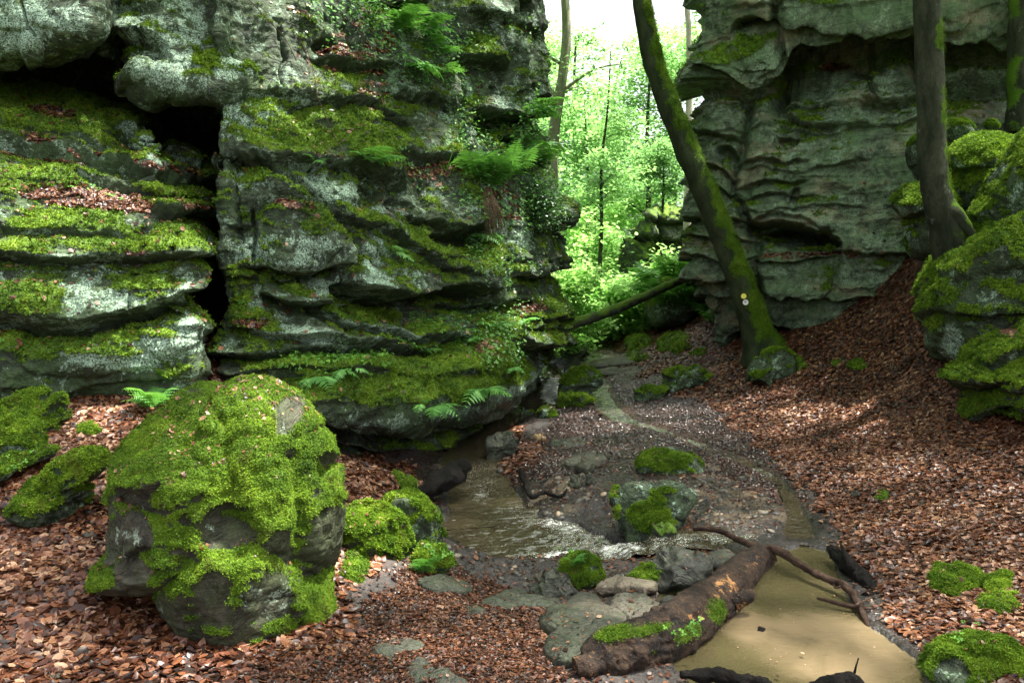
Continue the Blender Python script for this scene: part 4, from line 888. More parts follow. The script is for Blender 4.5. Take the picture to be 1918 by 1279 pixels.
pos, nn, rs = scatter((1-zlf)*sst(-.2, .6, fbm(Pg*1.7+5, 3))*(wetg < .9)*(Y_ < 20)*(Y_ > 3.5), 3200, 26); litter_at(pos, nn, .055, rs, 'leaf_litter', dark=.08)
pos, nn, rs = scatter(zlf*dry*sst(8, 11, Y_), 42000, 22); litter_at(pos, nn, .070, rs, 'leaf_litter', dark=.06)
pos, nn, rs = scatter(zfrag*dry**.3, 60000, 23); litter_at(pos, nn, .026, rs, 'leaf_crumbs', dark=.16)
pos, nn, rs = scatter((zpath*.6*sst(22, 14, Y_)+zfrag*.12)*dry**.3, 50000, 28); litter_at(pos, nn, .026, rs, 'wet_leaf_crumbs', dark=.30, mat='leaf_wet')
pos, nn, rs = scatter(((1-zlf)*(1-zfrag)*.5+.2)*(wetg < .97)*near*(Zg > -.33), 16000, 24); litter_at(pos, nn, .030, rs, 'leaf_crumbs', dark=.12)
def surf_pick(key, n, seed, cond):
    s = SURF[key]; P, N = s['P'].reshape(-1, 3), s['N'].reshape(-1, 3); rs = np.random.RandomState(seed)
    if s['P'].ndim == 3: ar = (np.linalg.norm(np.gradient(s['P'], axis=0), axis=-1)*np.linalg.norm(np.gradient(s['P'], axis=1), axis=-1)).ravel()
    else: ar = s['area']
    w = ar*cond(s)
    idx = rs.choice(len(P), n, p=w/w.sum()); return P[idx]+rs.uniform(-.4, .4, (n, 3))*np.sqrt(ar[idx])[:, None], N[idx], rs
for key, n, sz in (('A', 15000, .05), ('C', 22000, .055), ('D', 2500, .06)):
    pos, nn, rs = surf_pick(key, n, 31, lambda s: (np.clip(s['a']['litter'].ravel()-.25, 0, 1)+.004*(s['N'].reshape(-1, 3)[:, 2] > .5)*(s['px'].ravel() > -50)*(s['px'].ravel() < 1970)))
    litter_at(pos, nn, sz, rs, 'ledge_leaves')
# small pebbles and stones in the mud
def pebbles(n, seed, dens, smin, smax):
    pos, nn, rs = scatter(dens, n, seed)
    import bmesh
    bm = bmesh.new(); bmesh.ops.create_icosphere(bm, subdivisions=2, radius=1); T = np.array([v.co[:] for v in bm.verts]); TF = np.array([[v.index for v in f.verts] for f in bm.faces]); bm.free()
    T = T*(1+.25*fbm(T*1.3, 2))[:, None]
    sc = smin*(smax/smin)**(rs.rand(n)**2.5); sc3 = np.stack([sc*rs.uniform(.8, 1.5, n), sc*rs.uniform(.7, 1.1, n), sc*rs.uniform(.3, .7, n)], 1)
    V, Fs, r = bake_multi(T, [TF], pos, frames(nn+rs.normal(0, .15, (n, 3)), rs.uniform(0, 6.28, n)), sc3, rs)
    s = NB('pebble', .45); c = s.ramp(s.attr('rnd'), [(0, (.03, .028, .022)), (.6, (.09, .078, .058)), (.9, (.19, .15, .10)), (1, (.33, .25, .16))]); s.fin(c, .45, s.bump(s.noise(40, 4, .7), .006, .8), .5)
    top('pebbles', V, Fs, s.m, kind='stuff', attrs=dict(rnd=r), origin=(0, 6, 0))
stony = blobval(pxg, pyg, [(1300, 950, 200, 60, 1.), (1050, 920, 90, 60, 1.), (1000, 1080, 120, 40, .7), (1380, 880, 90, 40, .8), (1180, 1130, 110, 60, .8), (870, 1000, 50, 60, .6), (900, 880, 60, 50, .6), (1640, 1130, 60, 60, .6), (1080, 720, 90, 60, .5)])
pebbles(1500, 41, stony*(zcg > 2)*(Zg > -.46), .007, .05)

# bits floating on the muddy pool
rs = np.random.RandomState(91); fl_ = np.array([atz(x, y, -.117) for x, y in zip(rs.uniform(1330, 1700, 90), rs.uniform(1050, 1279, 90)) if inpoly(np.array([float(atz(x, y, -.12)[0])]), np.array([float(atz(x, y, -.12)[1])]), POOL)[0]])
litter_at(fl_, np.tile([0, 0, 4.], (len(fl_), 1)), rs.choice([.008, .012, .03], len(fl_), p=[.6, .3, .1]), rs, 'floating_leaf_bits', dark=-.2)
# ------------------------------------------------------------------ stones and boulders
def gdepth(px, py, lo=3.2, hi=34):
    D = np.concatenate([np.arange(lo, 12, .04), np.arange(12, hi, .12)]); P = at(np.full(D.shape, float(px)), np.full(D.shape, float(py)), D)
    z = ground_z(P[:, 0], P[:, 1]); k = np.nonzero(P[:, 2] <= z)[0]
    return float(D[k[0]]) if len(k) else float(D[-1])
def gpoint(px, py): return at(px, py, gdepth(px, py))
def stone(key, name, x0, y0, x1, y1, mat, label, depth=None, jag=.10, seed=0, outline=None, sink=.35, D=None, **k):
    k.setdefault('facet', .10); k.setdefault('lump', .16)
    if mat == 'rock_stream': k.setdefault('boxy', 3.0); k.setdefault('cuts', 14)
    if mat == 'rock_pale': k.setdefault('cuts', 26); k['lump'] = .03; k['facet'] = 0.; k.setdefault('fine', .004)
    if mat == 'rock_left' and (x1-x0) > 40: k.setdefault('cuts', 7)
    D_ = D or gdepth((x0+x1)/2, min(y1, 1275))
    w = (x1-x0)/F*D_; dp = depth or w*.42; Dc = D_ + dp*.45
    if outline is None:
        h = y1-y0; outline = ell(x0, y0, x1, y1+h*sink, jag=jag, seed=seed)
    return rock(key, name, outline, Dc, dp, mat, label, seed=seed+1, **k)

big = [(162, 1105), (168, 1070), (190, 1040), (200, 980), (196, 900), (206, 862), (240, 815), (290, 770), (330, 738), (352, 722), (390, 712), (425, 716), (455, 700), (480, 699), (520, 712), (560, 730), (598, 770), (622, 812), (640, 860), (652, 930), (650, 985), (640, 1040), (628, 1085), (634, 1130), (632, 1180), (606, 1250), (560, 1290), (470, 1310), (380, 1290), (335, 1230), (300, 1170), (286, 1125), (240, 1122), (200, 1128)]
rock('BIG', 'boulder', big, 5.0, .68, 'rock_boulder', 'big rounded boulder draped in bright green moss in the left foreground', cat='boulder', n=7, boxy=2.0, lump=.045, med=.03, fine=.010, seed=3, jit=.35,
     feats=[('B', 480, 760, 160, 60, 0, .06), ('C', [(418, 850), (425, 800), (400, 760)], .06, 16), ('C', [(345, 990), (330, 1060), (300, 1110)], .09, 22), ('H', 430, 1000, 70, 60, -20, .10), ('B', 300, 900, 90, 60, 0, .08), ('C', [(240, 945), (290, 960), (300, 900), (370, 870)], .04, 14),
            ('B', 500, 900, 60, 140, -8, .10), ('C', [(545, 860), (560, 940), (565, 1030), (590, 1090)], .10, 20), ('H', 612, 872, 20, 26, 0, .16), ('H', 607, 960, 9, 9, 0, .08), ('B', 455, 1130, 110, 110, 0, .10), ('B', 590, 1120, 50, 60, 0, .10), ('L', [(215, 912), (270, 920), (310, 905)], .07, 20, 60, .03, 10, 4), ('H', 245, 1070, 40, 50, 0, .10),
            ('C', [(420, 1230), (400, 1160), (440, 1060)], .03, 10), ('B', 180, 1085, 24, 34, 0, .05)],
     moss_bias=-.02, nzw=(-.4, .4), mossn=.7, thick=.015,
     moss_blobs=[(330, 950, 60, 90, .7), (400, 830, 200, 90, .5), (470, 920, 60, 90, .6), (560, 980, 40, 90, .5), (450, 1040, 60, 30, .5), (545, 1170, 60, 50, .8), (475, 1220, 40, 26, .7), (315, 1075, 30, 40, .6), (180, 1085, 26, 34, .8), (600, 1120, 40, 40, .6), (395, 720, 60, 14, .4),
                 (425, 1000, 60, 45, -1.2), (255, 1000, 38, 40, -1.3), (400, 1110, 40, 60, -.8), (540, 775, 26, 40, -.8, 30), (525, 800, 14, 18, -.8), (620, 1000, 40, 60, -.7), (500, 1110, 50, 60, -.6), (250, 930, 40, 18, -.8), (250, 1080, 40, 40, -.9), (600, 1200, 30, 30, -.5)],
     lich_blobs=[(240, 1020, 40, 40, .8), (490, 1120, 80, 60, .55), (400, 980, 20, 20, .8), (590, 900, 20, 30, .6), (250, 905, 30, 12, .8), (290, 1120, 30, 40, .5)], litter_blobs=[(418, 820, 22, 40, .7), (325, 905, 40, 20, .7, -30), (560, 1190, 30, 16, .5), (345, 775, 30, 10, .5)], lich0=-.25,
     ntuft=150000, tsize=.0085)

moss_kw = dict(moss_bias=.30, nzw=(-.3, .5), mossn=.5)
part_kw = dict(moss_bias=-.25, nzw=(.0, .7), mossn=.8)
bare = dict(moss_bias=-.9)
stone('L1', 'mossy_rock', 0, 728, 128, 812, 'rock_left', 'round mossy rock in leaves at the left edge, upper of the pair', seed=1, ntuft=9000, tsize=.02, **moss_kw)
stone('L2', 'mossy_rock', -60, 768, 92, 868, 'rock_left', 'dark mossy rock at the left edge, just in front of the upper one', seed=2, ntuft=9000, tsize=.02, **moss_kw)
stone('L3', 'mossy_slab', -80, 838, 112, 905, 'rock_left', 'long low mossy slab at the left edge under the pair of rocks', seed=3, ntuft=8000, tsize=.018, outline=[(-120, 900), (-60, 870), (0, 856), (60, 840), (108, 838), (122, 850), (80, 868), (20, 890), (-20, 915), (-100, 950)], **moss_kw)
stone('L4', 'mossy_rock', 18, 870, 200, 980, 'rock_left', 'wedge shaped mossy rock half buried in leaves left of the big boulder', seed=4, ntuft=14000, tsize=.018, outline=[(10, 975), (40, 920), (80, 890), (120, 858), (200, 842), (212, 880), (170, 900), (165, 950), (150, 1000), (80, 1010)], **{**moss_kw, 'moss_bias': .15})
slab('L5', 'mossy_rock', ell(148, 800, 184, 818, k=22, jag=.16, seed=5), 0.04, 'rock_left', 'small mossy lump in the leaves beside the upper left rocks', seed=5, cat='rock', ntuft=1500, tsize=.018, raise_=.005, lump=.16, **moss_kw)
stone('L6', 'stone', 72, 1256, 140, 1290, 'rock_stream', 'dark stone cut by the bottom edge in the leaves at lower left', seed=6, n=5, **bare)
stone('L7', 'stone', 154, 994, 180, 1012, 'rock_stream', 'small dark stone among leaves left of the big boulder', seed=7, n=4, **bare)
stone('R1', 'mossy_rock', 640, 938, 770, 1040, 'rock_left', 'bright green mossy rock touching the right side of the big boulder', seed=8, ntuft=16000, tsize=.016, outline=[(630, 1060), (640, 980), (660, 945), (690, 938), (730, 950), (765, 985), (772, 1030), (760, 1060), (700, 1070)], **moss_kw)
stone('R2', 'mossy_rock', 712, 925, 828, 1024, 'rock_left', 'dark blocky mossy rock right of the bright mossy one beside the stream', seed=9, ntuft=14000, tsize=.017, outline=[(712, 950), (725, 930), (790, 927), (815, 945), (828, 990), (826, 1030), (800, 1045), (740, 1010)], boxy=3.4, **{**moss_kw, 'moss_bias': -.12})
stone('R3', 'mossy_slab', 760, 884, 782, 925, 'rock_left', 'thin mossy rock edge behind the blocky mossy rock under the cliff', seed=10, ntuft=3000, tsize=.018, n=5, outline=[(735, 885), (760, 895), (780, 915), (784, 935), (760, 935), (740, 905)], depth=.2, **moss_kw)
stone('R4', 'mossy_mound', 770, 1022, 842, 1075, 'rock_left', 'small mossy mound with a fern in front of the blocky mossy rock', seed=11, ntuft=5000, tsize=.016, n=5, **moss_kw)
slab('R5', 'mossy_mound', ell(650, 1040, 686, 1092, k=22, jag=.16, seed=12), 0.04, 'rock_left', 'little cushion of moss on soil just right of the big boulder', seed=12, cat='rock', ntuft=3000, tsize=.014, raise_=.005, lump=.16, **moss_kw)
slab('R6', 'stone', [(704, 1240), (716, 1205), (750, 1197), (785, 1205), (792, 1225), (770, 1245), (730, 1250)], 0.05, 'rock_stream', 'smooth grey stone lying flat in crushed leaves at bottom centre', raise_=-.012, lump=.13, seed=6, **bare)
slab('R7', 'stone', [(752, 1262), (775, 1240), (815, 1245), (870, 1275), (880, 1289), (780, 1289)], 0.05, 'rock_stream', 'grey slab cut by the bottom edge below the smooth flat stone', raise_=-.012, lump=.13, seed=7, **bare)
slab('R8', 'stone', [(780, 1098), (810, 1090), (870, 1098), (884, 1112), (840, 1115), (790, 1108)], 0.05, 'rock_stream', 'long low dark slab in soil above the crushed leaf slope', raise_=0.02, seed=8, **bare)
slab('R9', 'slab', [(872, 1160), (930, 1120), (990, 1108), (1062, 1112), (1050, 1135), (980, 1140), (940, 1150)], 0.05, 'rock_stream', 'flat grey slab between the crushed leaves and the lower pool', raise_=-.012, lump=.13, seed=9, **bare)
slab('R10', 'slab', [(1042, 1258), (1044, 1200), (1058, 1145), (1090, 1122), (1140, 1148), (1176, 1185), (1130, 1215), (1080, 1250)], 0.07, 'rock_stream', 'large tilted grey green slab left of the thick rotten log', raise_=0.04, seed=10, **bare)
stone('R11', 'stone', 992, 1070, 1082, 1115, 'rock_stream', 'smooth rounded dark stone at the near rim of the lower pool', seed=18, sink=.4, **bare)
stone('R12', 'mossy_stone', 1040, 1034, 1130, 1098, 'rock_left', 'pointed mossy stone standing in foaming water above the smooth round stone', seed=19, ntuft=9000, tsize=.014, outline=[(1045, 1100), (1050, 1060), (1080, 1035), (1105, 1040), (1130, 1080), (1128, 1115), (1080, 1120)], **{**moss_kw, 'moss_bias': .05})
slab('R13', 'stone', [(1130,1097),(1150,1082),(1168,1096),(1182,1122),(1172,1132),(1150,1120)], .05, 'rock_pale', 'pale split stone leaning left, near the foot of the cascade', raise_=.045, tilt=-.25, seed=13, **bare)
slab('R14', 'stone', [(1176,1092),(1190,1082),(1204,1100),(1213,1126),(1204,1134),(1188,1126)], .05, 'rock_pale', 'pale flat sided stone leaning beside the split stone below the dark block', raise_=.045, tilt=-.25, seed=14, **bare)
stone('R15', 'dark_rock', 1180, 1028, 1336, 1104, 'rock_stream', 'large dark angular block between the cascade and the thick rotten log', seed=22, boxy=3.4, facet=.05, ntuft=2500, tsize=.012, outline=[(1172, 1085), (1200, 1065), (1225, 1040), (1290, 1028), (1335, 1040), (1336, 1075), (1318, 1100), (1270, 1112), (1210, 1110)], moss_bias=-.9, moss_blobs=[(1205, 1075, 40, 24, 1.2)])
slab('R16', 'stone', [(1152, 1165), (1155, 1135), (1180, 1128), (1225, 1142), (1245, 1168), (1200, 1178)], 0.08, 'rock_stream', 'brown grey wedge of stone in the shallow water behind the rotten log', raise_=0.03, seed=16, **bare)
slab('R17', 'stone', [(1250, 1150), (1262, 1134), (1288, 1138), (1286, 1156)], 0.05, 'rock_stream', 'small flat grey stone beside the rotten log in shallow water', raise_=0.03, seed=17, **bare)
stone('R18', 'mossy_stone', 1270, 1108, 1306, 1132, 'rock_left', 'small dark mossy stone wedged between dark block and rotten log', seed=25, n=5, ntuft=1500, tsize=.012, **part_kw)
slab('R19', 'stone', [(1334, 1075), (1338, 1055), (1360, 1050), (1370, 1066), (1356, 1080)], 0.07, 'rock_stream', 'fractured grey stone just right of the large dark angular block', raise_=0.05, seed=19, **bare)
stone('R20', 'mossy_rock', 1148, 900, 1290, 1005, 'rock_left', 'flat topped rock with a mossy face standing over the cascade', seed=27, boxy=4.0, ntuft=12000, tsize=.013, depth=.42, outline=[(1138, 925), (1160, 908), (1220, 902), (1285, 906), (1310, 925), (1290, 965), (1250, 1000), (1235, 1030), (1180, 1025), (1155, 975)], moss_bias=-.7, nzw=(.3, 1.1), moss_blobs=[(1215, 965, 62, 44, 1.7), (1245, 925, 40, 14, 1.2), (1152, 940, 14, 50, 1.2)], litter_blobs=[])
stone('R21', 'stone', 1218, 980, 1268, 1020, 'rock_stream', 'grey brown stone at the foot of the mossy faced rock by the cascade', seed=28, n=5, **part_kw)
stone('R22', 'mossy_rock', 1188, 840, 1318, 884, 'rock_left', 'low rounded rock mossy on its left half, midway up the muddy path', seed=29, ntuft=9000, tsize=.018, outline=[(1188, 880), (1195, 858), (1230, 842), (1275, 845), (1320, 872), (1325, 895), (1200, 900)], moss_bias=-.5, moss_blobs=[(1235, 865, 60, 26, 1.2)])
stone('R23', 'mossy_rock', 1236, 686, 1336, 728, 'rock_left', 'rounded rock with moss and leaves, on the path below the leaning trunk', seed=30, ntuft=5000, tsize=.028, sink=.35, **{**part_kw, 'moss_bias': .0})
stone('R24', 'mossy_rock', 1184, 722, 1250, 748, 'rock_left', 'low grey rock with a mossy ridge beside the path, nearer than the rounded one', seed=31, ntuft=2500, tsize=.025, sink=.35, n=5, **part_kw)
stone('R25', 'mossy_block', 1396, 664, 1492, 716, 'rock_left', 'dark square block with mossy top at the foot of the leaning trunk', seed=32, boxy=4.2, ntuft=4500, tsize=.028, outline=[(1396, 705), (1402, 682), (1420, 668), (1490, 666), (1494, 690), (1480, 716), (1410, 724), (1398, 720)], **part_kw)
stone('R26', 'mossy_rock', 1060, 690, 1130, 745, 'rock_left', 'grey and mossy rock splitting the far stream beside the cliff nose', seed=33, ntuft=3500, tsize=.03, outline=[(1046, 748), (1060, 700), (1085, 688), (1125, 700), (1132, 715), (1110, 735), (1080, 750)], **part_kw)
stone('R27', 'mossy_rock', 1045, 736, 1112, 762, 'rock_left', 'low mossy rock in front of the rock splitting the far stream', seed=34, ntuft=3000, tsize=.028, n=5, **{**part_kw, 'moss_bias': .1})
stone('R28', 'dark_rock', 906, 808, 975, 856, 'rock_stream', 'dark wet rock at the edge of the side channel under the cliff', seed=35, sink=.3, **bare)
stone('R29', 'mossy_stone', 948, 762, 995, 786, 'rock_left', 'dark mossy stone in the side channel below the cliff nose', seed=36, n=5, ntuft=1200, tsize=.025, **part_kw)
stone('R30', 'mossy_stone', 1008, 764, 1046, 782, 'rock_left', 'long thin mossy stone right of the side channel, nearer than the low mossy rock', seed=37, n=5, ntuft=1200, tsize=.025, **part_kw)
stone('R31', 'ochre_stone', 998, 812, 1022, 826, 'rock_ochre', 'small ochre stone lying on brown leaves beside the side channel', seed=38, n=4, moss_bias=-2)
slab('R32', 'stone', [(1044, 838), (1054, 824), (1078, 822), (1084, 836), (1060, 842)], 0.05, 'rock_stream', 'half buried grey stone right of the ochre stone', raise_=-.012, lump=.13, seed=32, **bare)
slab('R33', 'stone', [(1076, 884), (1084, 864), (1108, 862), (1114, 878), (1096, 890)], 0.07, 'rock_stream', 'small greenish stone on the bank above the crooked root', raise_=0.05, seed=33, **bare)
stone('R34', 'stone', 1096, 886, 1114, 912, 'rock_stream', 'upright pointed stone next to the crooked root tip', seed=41, n=4, depth=.06, **bare)
stone('R34b', 'stone', 1064, 888, 1090, 912, 'rock_stream', 'broader of two upright stones by the crooked root, left of the pointed one', seed=42, n=4, depth=.07, **bare)
stone('R35', 'mossy_rock', 1080, 598, 1152, 640, 'rock_left', 'large yellow green mossy boulder under the fallen log in the gap', seed=43, cat='boulder', ntuft=5000, tsize=.04, sink=.35, outline=[(1066, 642), (1072, 612), (1100, 600), (1130, 600), (1150, 622), (1150, 650), (1080, 655)], **moss_kw)
stone('R36', 'mossy_rock', 1046, 646, 1098, 668, 'rock_left', 'sloping mossy rock on the far bank left of the stream', seed=44, ntuft=2000, tsize=.035, n=5, **part_kw)
slab('R37', 'mossy_rock', ell(1176, 632, 1216, 658, k=22, jag=.16, seed=45), 0.14, 'rock_left', 'mossy rock lying on the leaf slope right of the far stream', seed=45, cat='rock', ntuft=2500, tsize=.035, raise_=.005, lump=.16, **moss_kw)
slab('R38', 'mossy_rock', ell(1240, 636, 1286, 662, k=22, jag=.16, seed=46), 0.13, 'rock_left', 'tufted mossy rock on the leaf slope left of the leaning trunk', seed=46, cat='rock', ntuft=2500, tsize=.035, raise_=.005, lump=.16, **moss_kw)
slab('R39', 'mossy_rock', ell(1180, 666, 1208, 680, k=22, jag=.16, seed=47), 0.08, 'rock_left', 'tiny mossy cushion at the right bank of the far stream', seed=47, cat='rock', ntuft=1000, tsize=.03, raise_=.005, lump=.16, **moss_kw)
slab('R40', 'mossy_rock', ell(1296, 660, 1320, 668, k=22, jag=.16, seed=48), 0.06, 'rock_left', 'flat mossy cushion on the leaves directly left of the trunk foot', seed=48, cat='rock', ntuft=600, tsize=.03, raise_=.005, lump=.16, **moss_kw)
slab('R41', 'flat_rock', [(1026, 690), (1040, 676), (1080, 674), (1084, 686), (1050, 692)], 0.08, 'rock_stream', 'flat wet rock in the far stream beside the cliff nose', raise_=0.05, seed=41, **bare)
slab('R42', 'flat_rock', [(1106, 692), (1120, 680), (1160, 678), (1176, 686), (1140, 696)], 0.08, 'rock_stream', 'long flat wet rock crossing the far stream', raise_=0.05, seed=42, **bare)
slab('R43', 'flat_rock', [(1124, 705), (1130, 694), (1146, 694), (1146, 706)], 0.06, 'rock_stream', 'small pale wet stone beside the far stream', raise_=0.04, seed=43, **bare)
# right bank
slab('M1', 'moss_cushion', ell(1752, 1066, 1828, 1116, k=22, jag=.16, seed=52), 0.05, 'rock_left', 'bright moss cushion on the leaf slope, larger of the pair at right', seed=52, cat='moss cushion', ntuft=7000, tsize=.016, raise_=.005, lump=.16, **moss_kw)
slab('M2', 'moss_cushion', ell(1836, 1084, 1888, 1110, k=22, jag=.16, seed=53), 0.045, 'rock_left', 'smaller moss cushion right of the larger one on the leaf slope', seed=53, cat='moss cushion', ntuft=4000, tsize=.015, raise_=.005, lump=.16, **moss_kw)
slab('M3', 'moss_cushion', ell(1830, 1116, 1906, 1150, k=22, jag=.16, seed=54), 0.035, 'rock_left', 'ragged moss cushion below the pair on the leaf slope', seed=54, cat='moss cushion', ntuft=4000, tsize=.015, raise_=.005, lump=.16, **moss_kw)
stone('M4', 'mossy_rock', 1725, 1188, 1990, 1330, 'rock_left', 'mossy rock with dark hollow side in the bottom right corner', seed=55, ntuft=30000, tsize=.014, outline=[(1722, 1245), (1745, 1205), (1790, 1190), (1850, 1192), (1918, 1225), (2000, 1260), (2000, 1360), (1760, 1360), (1735, 1290)], moss_bias=.2, nzw=(-.3, .5), mossn=.4, moss_blobs=[(1785, 1262, 40, 34, -1.4)])
slab('M5', 'moss_cushion', ell(1596, 680, 1618, 696, k=22, jag=.16, seed=56), 0.07, 'rock_left', 'round moss cushion on the slope right of the square block', seed=56, cat='moss cushion', ntuft=900, tsize=.028, raise_=.005, lump=.16, **moss_kw)
slab('M6', 'moss_cushion', ell(1558, 676, 1576, 686, k=22, jag=.16, seed=57), 0.03, 'rock_left', 'tiny faint moss tuft between the square block and the round cushion', seed=57, cat='moss cushion', ntuft=500, tsize=.025, raise_=.005, lump=.16, **moss_kw)
slab('M7', 'moss_cushion', ell(1644, 926, 1662, 940, k=22, jag=.16, seed=58), 0.025, 'rock_left', 'tiny bright moss tuft alone in the middle of the leaf slope', seed=58, cat='moss cushion', ntuft=500, tsize=.016, raise_=.005, lump=.16, **moss_kw)
stone('M8', 'stone', 1592, 918, 1612, 934, 'rock_stream', 'dark greenish stone in the leaves left of the lone moss tuft', seed=59, n=4, **bare)
slab('M9', 'moss_cushion', ell(1480, 676, 1512, 700, k=22, jag=.16, seed=60), 0.04, 'rock_left', 'small moss patch hugging the right side of the square block', seed=60, cat='moss cushion', ntuft=900, tsize=.026, raise_=.005, lump=.16, **moss_kw)
# mossy outcrops on the right
rock('F', 'mossy_outcrop', [(1712, 600), (1708, 545), (1722, 500), (1752, 470), (1784, 440), (1806, 425), (1826, 370), (1860, 320), (1900, 262), (1960, 200), (2080, 120), (2250, 200), (2250, 700), (2000, 720), (1880, 700), (1800, 690), (1762, 690), (1735, 668), (1722, 640)], 9.9, 1.3, 'rock_left',
     'large moss covered outcrop with ledges on the right, behind the lower mossy rock', cat='rock outcrop', n=7, boxy=2.3, lump=.03, med=.06, fine=.03, seed=71, jit=.8,
     feats=[('C', [(1745, 520), (1800, 470), (1850, 400)], .10, 9), ('B', 1850, 470, 110, 26, -42, .12), ('B', 1770, 560, 110, 24, -38, .10), ('L', [(1720, 525), (1780, 540), (1850, 520), (1960, 490)], .06, 36, 20, .08), ('L', [(1715, 610), (1770, 590), (1840, 592), (1960, 585)], .14, 40, 44, .12, 15, 5),
            ('B', 1890, 350, 110, 34, -50, .14), ('B', 1900, 440, 120, 26, -38, .10)],
     moss_bias=.22, nzw=(-.25, .6), mossn=.6, moss_blobs=[(1785, 640, 22, 40, -1.3), (1890, 360, 40, 60, -.5), (1850, 560, 60, 14, -.5), (1740, 650, 40, 26, -.3)], lich_blobs=[(1785, 640, 24, 44, 1.), (1860, 560, 60, 16, .4), (1890, 340, 30, 40, .4)], litter_blobs=[(1790, 460, 30, 16, .7)], thick=.025, ntuft=75000, tsize=.019)
rock('Gk', 'mossy_rock', [(1755, 705), (1778, 690), (1800, 655), (1840, 618), (1880, 600), (1950, 570), (2150, 560), (2200, 830), (2000, 800), (1918, 785), (1860, 778), (1826, 795), (1800, 800), (1792, 770), (1800, 730), (1770, 725)], 8.7, .95, 'rock_left',
     'mossy rock bulging over the leaf slope at the right edge, below the outcrop', n=7, boxy=2.6, lump=.06, med=.035, fine=.02, seed=72, feats=[('H', 1870, 790, 50, 20, 0, .3), ('L', [(1840, 690), (1900, 660), (1960, 640)], .1, 26, 20, .08), ('C', [(1850, 620), (1860, 700), (1830, 760)], .07, 10)],
     moss_bias=.4, nzw=(-.35, .45), mossn=.45, thick=.025, litter_blobs=[(1890, 615, 36, 30, .8)], ntuft=50000, tsize=.017)
rock('E1', 'mossy_rock', [(1770, 330), (1778, 280), (1800, 262), (1850, 248), (1898, 258), (1900, 280), (1880, 320), (1850, 350), (1820, 400), (1790, 430), (1770, 400)], 11.4, .8, 'rock_left', 'mossy rock right behind the upright tree, above the big outcrop', n=6, seed=73, feats=[('L', [(1770, 300), (1830, 310), (1890, 290)], .12, 20, 16, .1)],
     moss_bias=.25, nzw=(-.2, .5), lich_blobs=[(1800, 300, 40, 16, .5)], ntuft=12000, tsize=.03)
rock('E2', 'mossy_rock', [(1666, 382), (1690, 352), (1730, 342), (1780, 350), (1800, 420), (1790, 470), (1760, 490), (1700, 480), (1692, 440), (1690, 410), (1672, 395)], 11.5, .75, 'rock_left', 'rock with bright moss cap jutting left below the upright tree', n=6, boxy=2.8, seed=74, feats=[('L', [(1660, 390), (1720, 392), (1770, 380)], .14, 30, 24, .12)],
     moss_bias=-.1, nzw=(-.1, .6), moss_blobs=[(1710, 365, 50, 22, .8), (1725, 460, 40, 26, .5)], lich_blobs=[(1690, 420, 20, 40, .7)], ntuft=10000, tsize=.03)
rock('E3', 'mossy_rock', [(1696, 300), (1700, 270), (1716, 256), (1740, 258), (1760, 300), (1750, 345), (1705, 320)], 11.9, .5, 'rock_left', 'small mossy rock left of the upright tree, above the moss capped rock', n=5, seed=75, **part_kw, ntuft=4000, tsize=.03)
rock('E4', 'mossy_rock', [(1765, 235), (1790, 226), (1825, 240), (1826, 262), (1780, 275), (1765, 262)], 12.2, .4, 'rock_left', 'flat mossy rock on the upper bank right of the upright tree', n=5, seed=76, **part_kw, ntuft=3000, tsize=.03)
rock('E5', 'moss_cushion', [(1844, 240), (1848, 230), (1858, 227), (1868, 232), (1868, 243), (1856, 248)], 12.0, .12, 'rock_left', 'round green moss ball in leaves at the upper right bank', cat='moss cushion', n=4, seed=77, ntuft=700, tsize=.03, **moss_kw)
# distant rock in the gap
rock('H', 'rock_pillar', [(1148, 560), (1156, 500), (1170, 440), (1196, 420), (1200, 395), (1232, 380), (1275, 384), (1292, 392), (1310, 440), (1310, 520), (1290, 560), (1200, 590), (1160, 580)], 30, 2.0, 'rock_left', 'distant layered grey rock in the gap beyond the fallen log', cat='rock outcrop', n=6, boxy=3.2, lump=.05, med=.02, fine=.12, cuts=12, seed=78, jit=.3,
     feats=[('L', [(1150, 452), (1200, 446), (1290, 440)], .5, 20, 12, .3), ('L', [(1150, 500), (1220, 498), (1300, 494)], .4, 14, 10, .2), ('L', [(1190, 410), (1240, 412), (1300, 408)], .4, 12, 8, .2), ('L', [(1150, 535), (1220, 532), (1300, 530)], .3, 10, 10, .2), ('C', [(1238, 380), (1236, 470), (1240, 560)], .5, 5)],
     moss_bias=-.3, moss_blobs=[(1200, 470, 60, 50, .8), (1260, 400, 50, 20, .6)], lich0=-.1)
rock('H2', 'mossy_bank', [(1206, 590), (1208, 556), (1226, 528), (1262, 520), (1310, 530), (1330, 560), (1300, 590), (1250, 612), (1218, 612)], 20.5, 1.0, 'rock_left', 'dark mossy rock hidden under ferns where the fallen log ends', cat='rock', n=5, seed=79, ntuft=5000, tsize=.04, **moss_kw)

